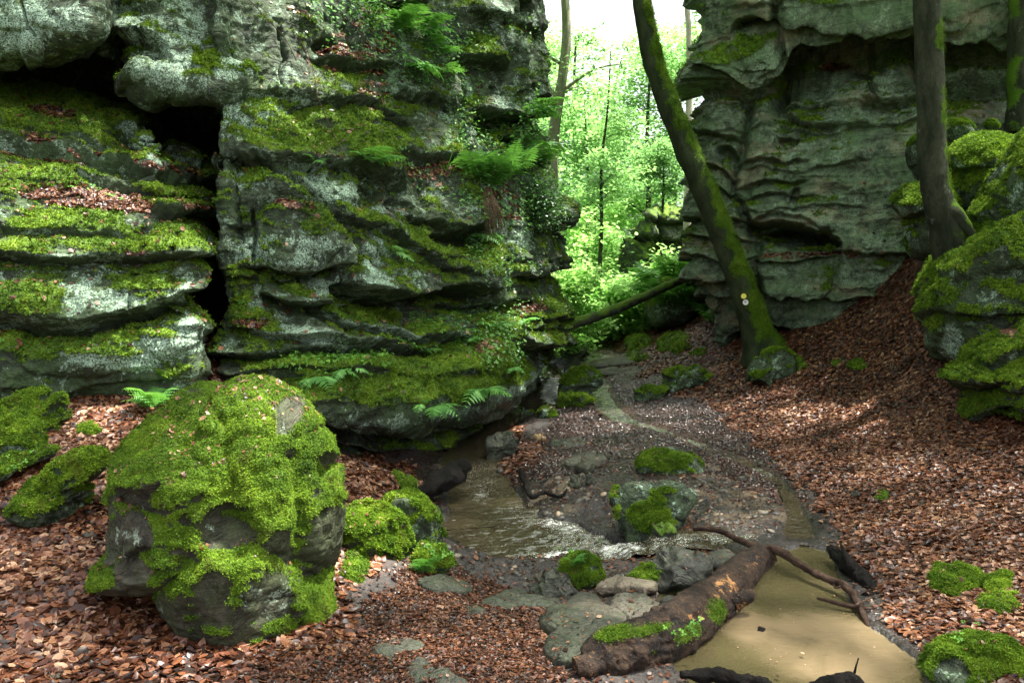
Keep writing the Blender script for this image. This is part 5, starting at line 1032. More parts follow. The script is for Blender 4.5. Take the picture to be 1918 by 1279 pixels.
for key in [k for k in SURF if k not in ('A', 'B1', 'B2', 'C', 'D', 'H', 'H2')]:
    pass
_P, _N = [], []
for i_, key in enumerate([k for k in SURF if k[0] in 'RLM' or k in ('BIG', 'F', 'Gk')]):
    s_ = SURF[key]; P_, N_ = s_['P'], s_['N']; w_ = s_['area']*sst(.45, .85, N_[:, 2])*(s_['px'] > -60)*(s_['px'] < 1980)*(s_['py'] < 1340)*sst(-.3, .4, fbm(P_*4, 2))
    rs = np.random.RandomState(i_); n_ = int(min(1500, 420*w_.sum()*(3 if key == 'BIG' else 1)))+3
    if w_.sum() <= 0: continue
    j_ = rs.choice(len(P_), n_, p=w_/w_.sum()); _P.append(P_[j_]); _N.append(N_[j_])
rs = np.random.RandomState(77); _P, _N = np.vstack(_P), np.vstack(_N); litter_at(_P, _N, np.where(rs.rand(len(_P)) < .12, .038, .02), rs, 'leaf_crumbs')
# ------------------------------------------------------------------ wood: tubes
def tube(pts, rad, nseg=12, nu=28, wob=.0, ridges=.0, grain=0., seed=0, seg=10, capend=True, cap0=True):
    pts = np.array(pts, float); c = cr(np.column_stack([pts, rad]), [seg]*(len(pts)-1)); C_, r = c[:, :3], np.maximum(c[:, 3], .0005)
    t = np.gradient(C_, axis=0); t /= np.linalg.norm(t, axis=1, keepdims=True)
    n = np.zeros_like(t); ref = np.array([0, 0, 1.]) if abs(t[0, 2]) < .8 else np.array([0, 1., 0])
    n[0] = np.cross(t[0], ref); n[0] /= np.linalg.norm(n[0])
    for i in range(1, len(t)):
        v = n[i-1]-t[i]*np.dot(n[i-1], t[i]); n[i] = v/np.linalg.norm(v)
    b = np.cross(t, n); th = np.linspace(0, 2*math.pi, nu, endpoint=False)
    dirs = n[:, None]*np.cos(th)[None, :, None]+b[:, None]*np.sin(th)[None, :, None]
    P = C_[:, None]+dirs*r[:, None, None]
    d = wob*r[:, None]*fbm(P/max(float(np.mean(rad)), .02)*.55+seed, 3) + grain*r[:, None]*fbm(np.stack([np.cos(th)[None]*4+0*r[:, None], np.sin(th)[None]*4+0*r[:, None], (np.arange(len(r))[:, None]*.12)+0*th[None]], -1)+seed, 3)
    if ridges: d = d + ridges*r[:, None]*fbm(np.stack([np.cos(th)[None]*2.2+0*r[:, None], np.sin(th)[None]*2.2+0*r[:, None], (np.arange(len(r))[:, None]*.06)+0*th[None]], -1)+seed, 3)
    if grain: d = d + .10*r[:, None]*fbm(P*28, 3)
    P = P+dirs*d[..., None]
    nv = len(C_); q = gridfaces(nv, nu+1) if False else None
    j = np.arange(nv-1)[:, None]; i = np.arange(nu)[None]; q = np.stack([j*nu+i, j*nu+(i+1) % nu, (j+1)*nu+(i+1) % nu, (j+1)*nu+i], -1).reshape(-1, 4)
    V = P.reshape(-1, 3); tris = []
    if cap0: V = np.vstack([V, C_[:1]]); k = len(V)-1; tris.append(np.stack([np.full(nu, k), (np.arange(nu)+1) % nu, np.arange(nu)], 1))
    if capend: V = np.vstack([V, C_[-1:]]); k = len(V)-1; o = (nv-1)*nu; tris.append(np.stack([np.full(nu, k), o+np.arange(nu), o+(np.arange(nu)+1) % nu], 1))
    nrm = np.vstack([dirs.reshape(-1, 3)]+[t[:1]]*cap0+[t[-1:]]*capend)
    return V, [q]+([np.vstack(tris)] if tris else []), nrm
def join(parts_):
    V, Q, T, off = [], [], [], 0; A = []
    for p in parts_:
        V.append(p[0]); A.append(p[2])
        for f in p[1]: (Q if f.shape[1] == 4 else T).append(f+off)
        off += len(p[0])
    return np.vstack(V), [np.vstack(x) for x in (Q, T) if x], np.vstack(A)
M['bark_mossy'] = bark_mat('mossy_bark', (.022, .032, .014), (.050, .066, .028))
M['bark_dark'] = bark_mat('dark_bark', (.020, .025, .013), (.052, .060, .034), pale=(.12, .14, .10))
M['bark_pale'] = bark_mat('pale_bark', (.26, .26, .17), (.42, .42, .30))
M['wood_wet'] = bark_mat('wet_black_wood', (.003, .003, .0025), (.014, .011, .009)); M['wood_wet'].node_tree.nodes['Principled BSDF'].inputs['Roughness'].default_value = .55
M['branch'] = bark_mat('branch_bark', (.030, .017, .012), (.105, .065, .045), pale=(.26, .22, .17))
def pix_pts(l): return np.array([at(x, y, D) for x, y, D in l])
def moss_side(nrm, side, P, bias=0., freq=3.):
    s = np.array(side, float); s /= np.linalg.norm(s); return np.clip(nrm@s*.75+.2+bias+.55*fbm(P*freq+7, 3), 0, 1.2)
# leaning trunk
LT = [(1440, 690, 13.9), (1418, 622, 13.9), (1392, 545, 13.85), (1352, 440, 13.8), (1302, 320, 13.7), (1258, 215, 13.65), (1226, 125, 13.6), (1208, 50, 13.6), (1199, 0, 13.6), (1186, -120, 13.6), (1178, -300, 13.7), (1180, -520, 13.9)]
lr = [.50, .27, .215, .20, .19, .178, .158, .142, .135, .12, .10, .08]
pt = pix_pts(LT); o = thing('leaning_tree', pt[0], 'leaning mossy tree trunk with two round trail markers, crossing the gap', 'tree')
V, Fs, nr = tube(pt, lr, nu=48, wob=.10, seed=3, seg=26); a = moss_side(nr, (.7, -.4, .5), V, .02)-.35*sst(4.5, 8, V[:, 2])
V = V+nr*(sst(.4, .7, a)*.018*(1+fbm(V*14, 2)))[:, None]
tr_ = part('trunk', V, Fs, M['bark_mossy'], o, dict(moss=a))
def tube_tufts(parent, V, nr, a, n, size, seed, clipn=True):
    rs = np.random.RandomState(seed); w = np.clip(a-.4, 0, .5)*(np.sum(nr*(CAM-V), 1) > -1); idx = rs.choice(len(V), n, p=w/w.sum())
    pos = V[idx]+rs.normal(0, size*1.2, (n, 3)); nn = nr[idx]+rs.normal(0, .4, (n, 3))
    sc = size*rs.uniform(.6, 1.4, n); VV, FF, r = bake_multi(TUFT_T, TUFT_F, pos, frames(nn, rs.uniform(0, 6.28, n)), np.stack([sc, sc, sc], 1), rs)
    r = np.clip(r*.7+.1+np.repeat(fbm(pos*7, 2)*.5, 9), 0, 1); return part('moss', VV, FF, M['tufts'], parent, dict(rnd=r), smooth=False)
tube_tufts(o, V, nr, a, 30000, .013, 4)
TREE_L = o
# trail markers
def plain(name, col, rough=.5, **k):
    s = NB(name, rough); s.fin(s.mix(s.step(s.noise(60, 3), .4, .7), col, tuple(c*.85 for c in col)), rough); return s.m
def disc(name, px, py, r, col, label, mark):
    c = at(px, py, 13.54); cdir = (CAM-c)/np.linalg.norm(CAM-c); cdir = cdir*np.array([1, 1, .3]); cdir /= np.linalg.norm(cdir)
    x = np.cross([0, 0, 1.], cdir); x /= np.linalg.norm(x); y = np.cross(cdir, x)
    th = np.linspace(0, 2*math.pi, 32, endpoint=False); ring = lambda rr, h: c+rr*(np.cos(th)[:, None]*x+np.sin(th)[:, None]*y)+h*cdir
    V = np.vstack([ring(r, -.12), ring(r, .002), ring(r*.93, .007), (c+.007*cdir)[None]])
    i = np.arange(32); k = (i+1) % 32
    Fs = [np.vstack([np.stack([i, k, 32+k, 32+i], 1), np.stack([32+i, 32+k, 64+k, 64+i], 1)]), np.stack([64+i, 64+k, np.full(32, 96)], 1)]
    t = thing(name, c, label, 'trail marker'); part('plate', V, Fs, plain(name+'_paint', col), t, smooth=False)
    mv, mf = [], []
    for poly in mark['polys']:
        n0 = len(mv); 
        for (u, v) in poly: mv.append(c+x*u*r+y*v*r+.0115*cdir)
        mf.append([n0, n0+1, n0+2, n0+3])
    part('symbol', np.array(mv), [np.array(mf)], plain(name+'_mark', mark['col']), t, smooth=False)
disc('trail_marker', 1393, 555, .045, (.78, .70, .04), 'round yellow trail marker, upper of two on the leaning trunk', dict(col=(.72, .74, .45), polys=[[(-.42, .5), (-.22, .5), (-.22, -.45), (-.42, -.45)], [(.2, .3), (.4, .3), (.4, -.45), (.2, -.45)], [(-.22, .5), (.35, .45), (.35, .28), (-.22, .32)], [(-.22, -.28), (.2, -.28), (.2, -.45), (-.22, -.45)]]))
disc('trail_marker', 1396.5, 566.5, .046, (.78, .74, .72), 'round white trail marker with dark symbol, below the yellow one', dict(col=(.06, .045, .045), polys=[[(-.62, .28), (-.58, .1), (.35, .52), (.3, .68)], [(-.3, .5), (-.62, .2), (-.40, .08), (-.05, .38)], [(-.02, .45), (.24, .5), (.18, -.3), (-.02, -.25)]]))
# upright tree on the right bank
o = thing('tree', at(1768, 450, 10.1), 'upright grey brown tree rooted among mossy rocks on the right bank', 'tree')
UT = [(x, y, 10.1) for x, y in [(1786, 480), (1772, 425), (1757, 375), (1747, 300), (1744, 200), (1741, 100), (1736, 0), (1732, -120), (1728, -350), (1722, -650)]]
V, Fs, nr = tube(pix_pts(UT), [.24, .20, .175, .165, .16, .158, .152, .145, .13, .10], nu=44, wob=.08, seed=9, seg=24); a = moss_side(nr, (.9, -.1, .25), V, -.18)
b1 = tube(pix_pts([(1752, 350, 10.1), (1772, 385, 10.05), (1796, 408, 9.95), (1822, 440, 9.9)]), [.10, .12, .09, .05], nu=20, wob=.1, seed=4); b2 = tube(pix_pts([(1762, 400, 10.1), (1756, 435, 10.), (1752, 460, 9.9)]), [.16, .13, .08], nu=20, wob=.1, seed=5)
part('trunk', V, Fs, M['bark_dark'], o, dict(moss=a)); tube_tufts(o, V, nr, a, 4000, .010, 5)
TREE_U = o
for b in (b1,): part('root', b[0], b[1], M['bark_dark'], o, dict(moss=moss_side(b[2], (.4, -.2, 1), b[0], .0)))
o = thing('tree', at(1910, 232, 12.2), 'dark tree trunk cut by the right edge at the top of the bank', 'tree')
V, Fs, nr = tube(pix_pts([(1916, 245, 12.2), (1912, 190, 12.2), (1911, 100, 12.2), (1912, 0, 12.2), (1914, -150, 12.2), (1918, -400, 12.2)]), [.26, .19, .17, .16, .15, .12], nu=30, wob=.08, seed=12, seg=14)
part('trunk', V, Fs, M['bark_dark'], o, dict(moss=moss_side(nr, (-.5, -.1, .1), V, -.4)))
TREE_R = o
# fallen log in the gap
V, Fs, nr = tube(pix_pts([(1055, 615, 15.0), (1075, 606, 15.2), (1130, 588, 15.9), (1190, 563, 16.8), (1250, 536, 17.8), (1300, 514, 18.6), (1340, 498, 19.3)]), [.10, .10, .10, .098, .095, .09, .085], nu=24, wob=.12, seed=14, seg=18)
top('fallen_log', V, Fs, M['bark_dark'], 'thin dark fallen log slanting across the gap from cliff nose to right bank', 'log', attrs=dict(moss=moss_side(nr, (0, 0, 1), V, -.05)))
# rotten log in the foreground
def logmat():
    s = NB('rotten_bark', .75); n = s.noise(9, 6, .7); f = s.noise(55, 4, .75); m = s.attr('worn')
    c = s.mix(s.step(n, .35, .68), (.007, .005, .004), (.050, .030, .018)); c = s.mix(s.math('MULTIPLY', s.step(f, .55, .7), .7), c, (.14, .085, .05))
    w = s.step(s.math('ADD', m, s.math('MULTIPLY', s.math('SUBTRACT', s.noise(11, 7, .8), .5), 2.6)), .50, .70)
    c = s.mix(w, c, s.mix(f, (.26, .11, .035), (.46, .25, .10)))
    mo = s.step(s.math('ADD', s.attr('moss'), s.math('MULTIPLY', s.math('SUBTRACT', s.noise(30, 4, .7), .5), .9)), .45, .62)
    c = s.mix(mo, c, s.ramp(s.noise(80, 3, .7), [(.3, (.02, .035, .005)), (.7, (.10, .15, .015))]))
    h = s.math('ADD', n, s.math('MULTIPLY', f, .6)); return s.fin(c, s.math('SUBTRACT', .85, s.math('MULTIPLY', s.step(n, .5, .3), .25)), s.bump(h, .03, 1.), .25)
M['rotten'] = logmat()
LG = [(1092, 1242, 4.42), (1130, 1230, 4.46), (1190, 1216, 4.54), (1250, 1188, 4.72), (1310, 1146, 5.05), (1356, 1106, 5.45), (1392, 1070, 5.85), (1432, 1040, 6.25)]
V, Fs, nr = tube(pix_pts(LG), [.08, .145, .168, .168, .155, .14, .125, .10], nu=110, wob=.12, ridges=.05, grain=.0, seed=21, seg=34)
px, py, _ = proj(V); worn = np.clip(blobval(px, py, [(1355, 1100, 26, 34, .55, 30), (1315, 1150, 34, 14, .55, -10), (1400, 1060, 44, 18, .42, -35), (1095, 1240, 16, 20, .5), (1385, 1120, 16, 26, .4), (1250, 1190, 80, 30, .16)]), 0, 1)
ms = np.clip(blobval(px, py, [(1150, 1185, 40, 14, 1.1, -14), (1290, 1185, 40, 20, .7, -25), (1340, 1140, 24, 30, .5), (1230, 1230, 40, 24, .45), (1210, 1180, 70, 10, .8, -14), (1350, 1160, 20, 40, .4)])+.2*nr[:, 2], 0, 1)
V = V+nr*(.007*fbm(V*24, 3)-.016*sst(.25, .5, fbm(V*np.array([5., 5., 9.])+3, 3)))[:, None]
o = thing('rotten_log', at(1250, 1220, 4.7), 'thick rotten log lying between the grey slab and the muddy pool', 'log')
ms = ms*.8; part('bark', V, Fs, M['rotten'], o, dict(worn=worn, moss=ms)); tube_tufts(o, V, nr, ms, 5000, .008, 6)
kv = tube(pix_pts([(1375, 1130, 5.2), (1398, 1118, 5.2), (1410, 1108, 5.22)]), [.06, .05, .028], nu=24, wob=.25, seed=8); part('branch_stub', kv[0], kv[1], M['rotten'], o, dict(worn=np.full(len(kv[0]), .40), moss=np.zeros(len(kv[0]))))
kv = tube(pix_pts([(1125, 1238, 4.38), (1098, 1246, 4.32), (1078, 1252, 4.3)]), [.07, .065, .055], nu=24, wob=.3, seed=9); part('broken_end', kv[0], kv[1], M['rotten'], o, dict(worn=np.full(len(kv[0]), .35), moss=np.zeros(len(kv[0]))))
def wood(name, pts, rad, mat, label, cat, subs=(), wob=.25, moss=-1.1, nu=14, group=None):
    p = pix_pts(pts); ps = [tube(p, rad, nu=nu, wob=wob, grain=.14, seed=len(name)+pts[0][0] % 17, seg=10)]
    V, Fs, nr = ps[0]; at_ = lambda V_, n_: dict(moss=moss_side(n_, (0, 0, 1), V_, moss), worn=np.zeros(len(V_)))
    if not subs: return top(name, V, Fs, M[mat], label, cat, group, attrs=at_(V, nr))
    o = thing(name, p[0], label, cat, group); part('stem', V, Fs, M[mat], o, at_(V, nr))
    for q, r in subs:
        V, Fs, nr = tube(pix_pts(q), r, nu=10, wob=wob, seed=5, seg=8); part('side_twig', V, Fs, M[mat], o, at_(V, nr))
    return o
wood('long_branch', [(1300, 990, 6.75), (1345, 993, 6.6), (1385, 1011, 6.4), (1432, 1028, 6.2), (1455, 1030, 6.1), (1500, 1058, 5.85), (1545, 1082, 5.65), (1582, 1096, 5.5), (1600, 1118, 5.35), (1612, 1140, 5.2), (1625, 1168, 5.05), (1632, 1188, 5.0)], [.018, .022, .026, .030, .033, .028, .027, .026, .025, .022, .018, .008], 'branch', 'long crooked dead branch lying over the rotten log into the muddy pool', 'branch',
     subs=[([(1438, 1030, 6.15), (1450, 1044, 6.1), (1452, 1048, 6.1)], [.03, .02, .008]), ([(1582, 1096, 5.5), (1566, 1100, 5.5), (1562, 1094, 5.52)], [.012, .008, .003])], nu=20)
wood('mossy_branch', [(1530, 1119, 5.35), (1560, 1127, 5.3), (1600, 1136, 5.24), (1650, 1142, 5.24), (1700, 1148, 5.26), (1738, 1150, 5.3)], [.008, .013, .017, .016, .012, .004], 'branch', 'thin greenish branch crossing under the long branch at the pool edge', 'branch', subs=[([(1600, 1136, 5.2), (1612, 1128, 5.2), (1650, 1112, 5.3)], [.008, .006, .002])], moss=-.75)
wood('black_stump', [(1555, 1025, 6.2), (1575, 1045, 6.0), (1600, 1070, 5.8), (1625, 1095, 5.6), (1650, 1125, 5.4), (1665, 1150, 5.3)], [.03, .05, .06, .05, .04, .02], 'wood_wet', 'rotten black root wood along the right rim of the muddy pool', 'dead wood', wob=.35, nu=28, subs=[([(1600, 1070, 5.75), (1590, 1050, 5.8), (1575, 1020, 6.1)], [.04, .03, .01]), ([(1625, 1110, 5.45), (1640, 1130, 5.4), (1690, 1140, 5.5)], [.04, .03, .01])])
wood('black_wood', [(1275, 1264, 4.25), (1330, 1264, 4.25), (1380, 1274, 4.18), (1440, 1290, 4.05), (1490, 1315, 3.95)], [.02, .04, .042, .04, .03], 'wood_wet', 'split wet black timber at the bottom edge beside the rotten log', 'dead wood', wob=.5, nu=24)
wood('black_wood', [(1500, 1300, 4.1), (1550, 1284, 4.13), (1590, 1276, 4.16), (1630, 1300, 4.1)], [.03, .045, .05, .03], 'wood_wet', 'wet dark lump of wood in the muddy pool at the bottom edge', 'dead wood', wob=.4, nu=24, subs=[([(1600, 1262, 4.2), (1604, 1245, 4.2), (1608, 1232, 4.22)], [.008, .006, .004])])
wood('black_wood', [(788, 925, 8.2), (820, 905, 8.4), (850, 888, 8.7), (872, 868, 9.0)], [.06, .11, .12, .06], 'wood_wet', 'charred looking wet timber under the cliff lip beside the side channel', 'dead wood', wob=.5, nu=28)
wood('black_branch', [(1340, 1020, 6.6), (1355, 1036, 6.45), (1372, 1052, 6.3), (1378, 1062, 6.25)], [.02, .028, .024, .01], 'wood_wet', 'short black stick in rushing water left of the rotten log top', 'stick', wob=.4)
wood('black_branch', [(1088, 1054, 6.2), (1106, 1058, 6.1), (1124, 1066, 6.0), (1132, 1078, 5.95)], [.008, .018, .022, .012], 'wood_wet', 'black stick resting on the pointed mossy stone', 'stick', wob=.4)
wood('root', [(968, 842, 10.6), (972, 870, 9.9), (984, 905, 8.9), (996, 930, 8.35), (1020, 922, 8.5), (1050, 930, 8.35), (1066, 908, 8.75)], [.01, .022, .026, .026, .022, .018, .008], 'wood_wet', 'crooked black root curling over the bank above the lower pool', 'root', wob=.4, subs=[([(1012, 905, 8.9), (1060, 890, 9.2), (1100, 886, 9.25)], [.014, .012, .006]), ([(1014, 820, 11), (1018, 845, 10.5)], [.008, .01])])
wood('twig', [(1402, 1170, 5.1), (1425, 1162, 5.15), (1450, 1146, 5.25), (1480, 1141, 5.3)], [.006, .005, .004, .002], 'branch', 'thin bent twig rising from the muddy pool right of the log', 'twig', nu=8)
wood('twig', [(1165, 912, 8.2), (1188, 902, 8.4), (1214, 906, 8.4)], [.006, .016, .012], 'wood_wet', 'short black stick lying on the flat topped rock', 'twig', nu=8, subs=[([(1195, 903, 8.4), (1212, 892, 8.5)], [.01, .004])])
wood('driftwood', [(1440, 1192, 4.95), (1420, 1178, 4.98), (1436, 1190, 4.95)], [.012, .025, .012], 'wood_wet', 'small black wood snag standing in the muddy pool', 'dead wood', wob=.8)
stone('P1', 'stone', 1383, 1198, 1450, 1214, 'rock_stream', 'flat wet stone just breaking the surface of the muddy pool', seed=81, n=4, D=4.85, depth=.09, **bare)
def lay(name, pp, r, label, mat='branch', cat='twig', group=None):
    pts = []
    for x, y in pp:
        D = gdepth(x, y); pts.append((x, y, D-.01))
    wood(name, pts, r, mat, label, cat, nu=8, group=group, wob=.3)
lay('twig', [(1420, 812), (1450, 806), (1490, 796), (1515, 800)], [.008, .012, .014, .006], 'thin stick on the leaf slope right of the muddy path')
lay('twig', [(1460, 876), (1490, 878), (1520, 872)], [.01, .013, .006], 'dark stick at the foot of the leaf slope beside the trickle')
lay('twig', [(1420, 905), (1445, 908), (1472, 912)], [.012, .018, .008], 'short dark stick beside the trickle just above its bend', mat='wood_wet')
lay('twig', [(178, 788), (200, 795), (222, 805)], [.006, .008, .004], 'thin dark stick on leaves below the layered block', mat='wood_wet')
lay('twig', [(232, 1180), (244, 1210), (250, 1240)], [.004, .005, .003], 'slender twig on leaves left of the big boulder')
lay('twig', [(690, 1140), (705, 1132), (722, 1135)], [.01, .02, .008], 'black chip of wood on soil right of the big boulder', mat='wood_wet')
lay('twig', [(800, 1096), (840, 1090), (868, 1104)], [.01, .02, .01], 'dark root lying along the low slab above crushed leaves', mat='wood_wet')
lay('twig', [(924, 1085), (940, 1075), (1000, 1060)], [.018, .008, .004], 'reddish stick at the near rim of the lower pool')
lay('twig', [(886, 940), (888, 960), (884, 975)], [.006, .016, .012], 'small dark snag sticking up in the lower pool')
# ------------------------------------------------------------------ plants
GREEN = [(0, (.020, .055, .008)), (.4, (.050, .125, .014)), (.75, (.10, .22, .025)), (1, (.18, .33, .045))]
M['fern'] = leaf_mat('fern_green', [(0, (.05, .15, .03)), (.5, (.10, .27, .055)), (1, (.20, .40, .10))], .35, .5, (.2, .5, .04), .25)
M['bush'] = leaf_mat('bush_leaves', [(0, (.12, .30, .06)), (.5, (.24, .48, .10)), (1, (.42, .66, .20))], .6, .5, (.6, .9, .3), .2)
M['ivy'] = leaf_mat('ivy_green', [(0, (.015, .055, .014)), (.5, (.04, .12, .028)), (1, (.10, .24, .05))], .25, .35, (.15, .4, .03), .45)
M['sorrel'] = leaf_mat('sorrel_green', [(0, (.05, .15, .02)), (.5, (.11, .28, .035)), (1, (.20, .42, .06))], .35, .5, (.2, .5, .04), .25)
M['forest'] = leaf_mat('beech_leaves', [(0, (.035, .12, .03)), (.45, (.09, .24, .05)), (.8, (.18, .37, .09)), (1, (.32, .52, .16))], .5, .5, (.38, .68, .20), .25)
M['rootb'] = leaf_mat('dead_roots', [(0, (.03, .016, .008)), (.6, (.09, .05, .022)), (1, (.20, .12, .06))], .1, .7)
M['stem'] = plain('green_stem', (.09, .13, .03)); M['stem_brown'] = plain('brown_stem', (.06, .045, .03))
def allsurf(keys):
    return [(SURF[k]['px'].ravel(), SURF[k]['py'].ravel(), SURF[k]['zc'].ravel(), SURF[k]['P'].reshape(-1, 3), SURF[k]['N'].reshape(-1, 3)) for k in keys]
def hit(px, py, keys, r=7):
    best = None
    for X, Y, Z, P, N in allsurf(keys):
        m = np.nonzero((np.abs(X-px) < r) & (np.abs(Y-py) < r) & (Z > 1))[0]
        if len(m):
            k = m[np.argmin(Z[m])]
            if best is None or Z[k] < best[0]: best = (Z[k], P[k], N[k])
    return (None, None) if best is None else (best[1], best[2])
def frond_mesh(name, n=15, arch=.35, width=.34, seed=0, curl=0., fine_=False):
    rs = np.random.RandomState(seed); V, T, r = [], [], []
    def rach(t): return np.array([.04*math.sin(t*3+seed)*t, t, arch*math.sin(min(t, 1)*2.2)*.6 - arch*t*t*.9])
    ts = np.linspace(.12, .98, n)
    for i in range(24):                     # rachis strip
        t0, t1 = i/24, (i+1)/24; a, b = rach(t0), rach(t1); w0 = .010*(1-t0)+.002
        k = len(V); V += [a+[w0, 0, 0], a-[w0, 0, 0], b]; T.append((k, k+1, k+2)); r += [.35]*3
    for t in ts:
        L = width*math.sin(math.pi*min(1, (t*.86+.14))**.8)*(.9+.2*rs.rand())*(1 if t < .9 else .8); L = max(L, .03)
        for sgn in (-1, 1):
            b = rach(t); dirx = np.array([sgn*math.cos(.45), math.sin(.45)*.9, -.10+.1*rs.randn()]); dirx /= np.linalg.norm(dirx)
            up = np.array([0, 0, 1.]); side = np.cross(up, dirx)
            c = .25+.65*rs.rand(); m = 4 if fine_ else 1
            prof = [(0, .03), (.25, .13), (.6, .10), (.85, .05)]
            if fine_:
                m = 6
                for j in range(m):
                    u0 = j/m; p = b+dirx*L*u0+up*(-.25*L*u0*u0); w = L*.22*(1-u0**1.3)+.006; st = L/m
                    for s2 in (-1, 1):
                        q = p+side*s2*w+dirx*st*.9; k = len(V); V += [p, p+dirx*st*1.05, q]; T.append((k, k+1, k+2) if s2 > 0 else (k, k+2, k+1)); r += [c]*3
            else:
                k = len(V)
                for u0, w in prof: p = b+dirx*L*u0+up*(-.25*L*u0*u0); V += [p+side*w*L*1.05, p-side*w*L*1.05]; r += [c]*2
                V.append(b+dirx*L-up*.25*L); r.append(c)
                for q in range(3): T.append((k+2*q, k+2*q+1, k+2*q+3)); T.append((k+2*q, k+2*q+3, k+2*q+2))
                T.append((k+6, k+7, k+8))
    V = np.array(V); me = bpy.data.meshes.new(name); me.from_pydata(V.tolist(), [], T); a = me.attributes.new('rnd', 'FLOAT', 'POINT'); a.data.foreach_set('value', np.array(r, np.float32)); me.materials.append(M['fern']); return me
FR = [frond_mesh('frond', 12, .35, .34, 1), frond_mesh('frond', 10, .5, .40, 2), frond_mesh('frond', 15, .25, .26, 3), frond_mesh('frond', 14, .4, .36, 4, fine_=True)]
def fern(px, py, size_px, label, keys=('C',), n=5, spread=1.0, az0=None, up=.55, seed=0, group='ferns growing on the rocks', D=None, kind=None, fan=None, name='fern'):
    rs = random.Random(seed*7+int(px))
    if keys is None: p = gpoint(px, py) if D is None else at(px, py, D); N = np.array([0, 0, 1.])
    else:
        p, N = hit(px, py, keys)
        if p is None: p = at(px, py, D or 10); N = np.array([0, -1, .3])
    D_ = p[1]; L = 1.2*size_px*D_/F; kind = 3 if D_ < 8.3 else kind
    o = thing(name, p+N*.02-np.array([0, 0, .01]), label, 'fern', group)
    h = np.array([N[0], N[1]]); out = math.atan2(h[1], h[0]) if np.hypot(*h) > .25 else None
    for k in range(n):
        if fan is not None: az = R(fan[0]+(fan[1]-fan[0])*k/max(1, n-1)) + rs.uniform(-.15, .15)
        elif out is not None and keys is not None: az = out + (k/(max(1, n-1))-.5)*2.6*spread + rs.uniform(-.2, .2)
        else: az = 2*math.pi*k/n + rs.uniform(-.3, .3)
        el = up+rs.uniform(-.25, .25)
        f = bpy.data.objects.new('frond', FR[(k+seed) % 3] if kind is None else FR[kind]); S.collection.objects.link(f); f.parent = o
        y = Vector((math.cos(az)*math.cos(el), math.sin(az)*math.cos(el), math.sin(el))); x = y.cross(Vector((0, 0, 1))).normalized(); x = (x+Vector((0, 0, rs.uniform(-.3, .3)))).normalized(); z = x.cross(y).normalized(); x = y.cross(z)
        s_ = L*rs.uniform(.75, 1.15); f.matrix_local = Matrix((x, y, z)).transposed().to_4x4() @ Matrix.Scale(s_, 4)
    return o
fern(292, 745, 62, 'pale green fern at the foot of the layered rock block', keys=('A',), n=6, up=.35, fan=(180, 360), seed=1) if False else None
fern(286, 768, 60, 'pale green fern at the foot of the layered rock block', keys=None, n=7, up=.6, seed=1, group='ferns growing on the rocks')
for i, a in enumerate([(705, 308, 64, 'largest fern on the central moss shelf, fronds drooping both ways', 6, .15), (590, 306, 30, 'tiny fern at the lip of the moss shelf, left of the largest', 3, .1), (742, 468, 46, 'small fern hanging off the mossy block right of centre', 3, -.2), (815, 760, 62, 'fern on the low cliff face above the side channel', 5, -.1),
     (792, 752, 30, 'small fern frond pair left of the one above the side channel', 2, -.1), (905, 728, 60, 'fern at the right end of the low cliff face near the lip', 5, .0), (580, 698, 36, 'small fern hanging under the clover shelf, leftmost of the row', 3, -.3), (610, 702, 42, 'small fern hanging under the clover shelf, second from left', 3, -.45), (650, 692, 34, 'small fern hanging under the clover shelf, third from left', 2, -.4), (668, 690, 34, 'small fern hanging under the clover shelf, rightmost of the row', 2, -.3),
     (800, 655, 36, 'fern standing at the right end of the clover shelf', 4, .3), (770, 122, 62, 'fern below the leafy hollow high on the cliff', 6, -.1), (735, 55, 66, 'dark fern in the leafy hollow, left of its neighbours at the cliff top', 6, .2), (790, 60, 70, 'fern in the leafy hollow, right of the dark one', 6, .2), (765, 25, 60, 'topmost fern in the leafy hollow near the upper edge', 6, .2), (825, 95, 50, 'fern right of the leafy hollow on the upper cliff', 5, .2),
     (835, 140, 46, 'smaller fern below and right of the leafy hollow', 4, .1), (905, 440, 40, 'fern hanging beside the brown root bundle', 4, -.3), (980, 600, 34, 'little fern on the nose above the stream gap', 4, .3), (930, 610, 40, 'fern at the mossy corner left of the cliff nose', 5, .3), (880, 640, 38, 'fern among leaves left of the mossy corner', 5, .2), (960, 690, 30, 'small fern hanging on the mossy corner below the leaves', 3, -.2)]):
    fern(a[0], a[1], a[2], a[3], n=a[4], up=a[5], seed=i+2)
fern(925, 345, 84, 'tall upright fern clump at the cliff shoulder above the root bundle', n=11, up=.85, spread=1.0, seed=40, kind=2)
fern(960, 330, 72, 'upright fern beside the tall clump, leaning to the gap', n=8, up=.75, seed=41, kind=2)
fern(890, 330, 70, 'fern left of the tall upright clump on the shoulder', n=7, up=.6, seed=42)
fern(1010, 300, 70, 'leafy fern in front of the weathered tower above the shrub', n=6, up=.5, seed=43)
fern(1000, 215, 70, 'fern high on the weathered tower, right of the dark hollow', n=6, up=.2, seed=44)
fern(801, 1062, 46, 'bright fern on the small mound right of the big boulder', keys=('R4',), n=6, up=.7, seed=45)
fern(1065, 1050, 32, 'bright little fern left of the pointed mossy stone', keys=('R12',), n=6, up=.6, seed=46)
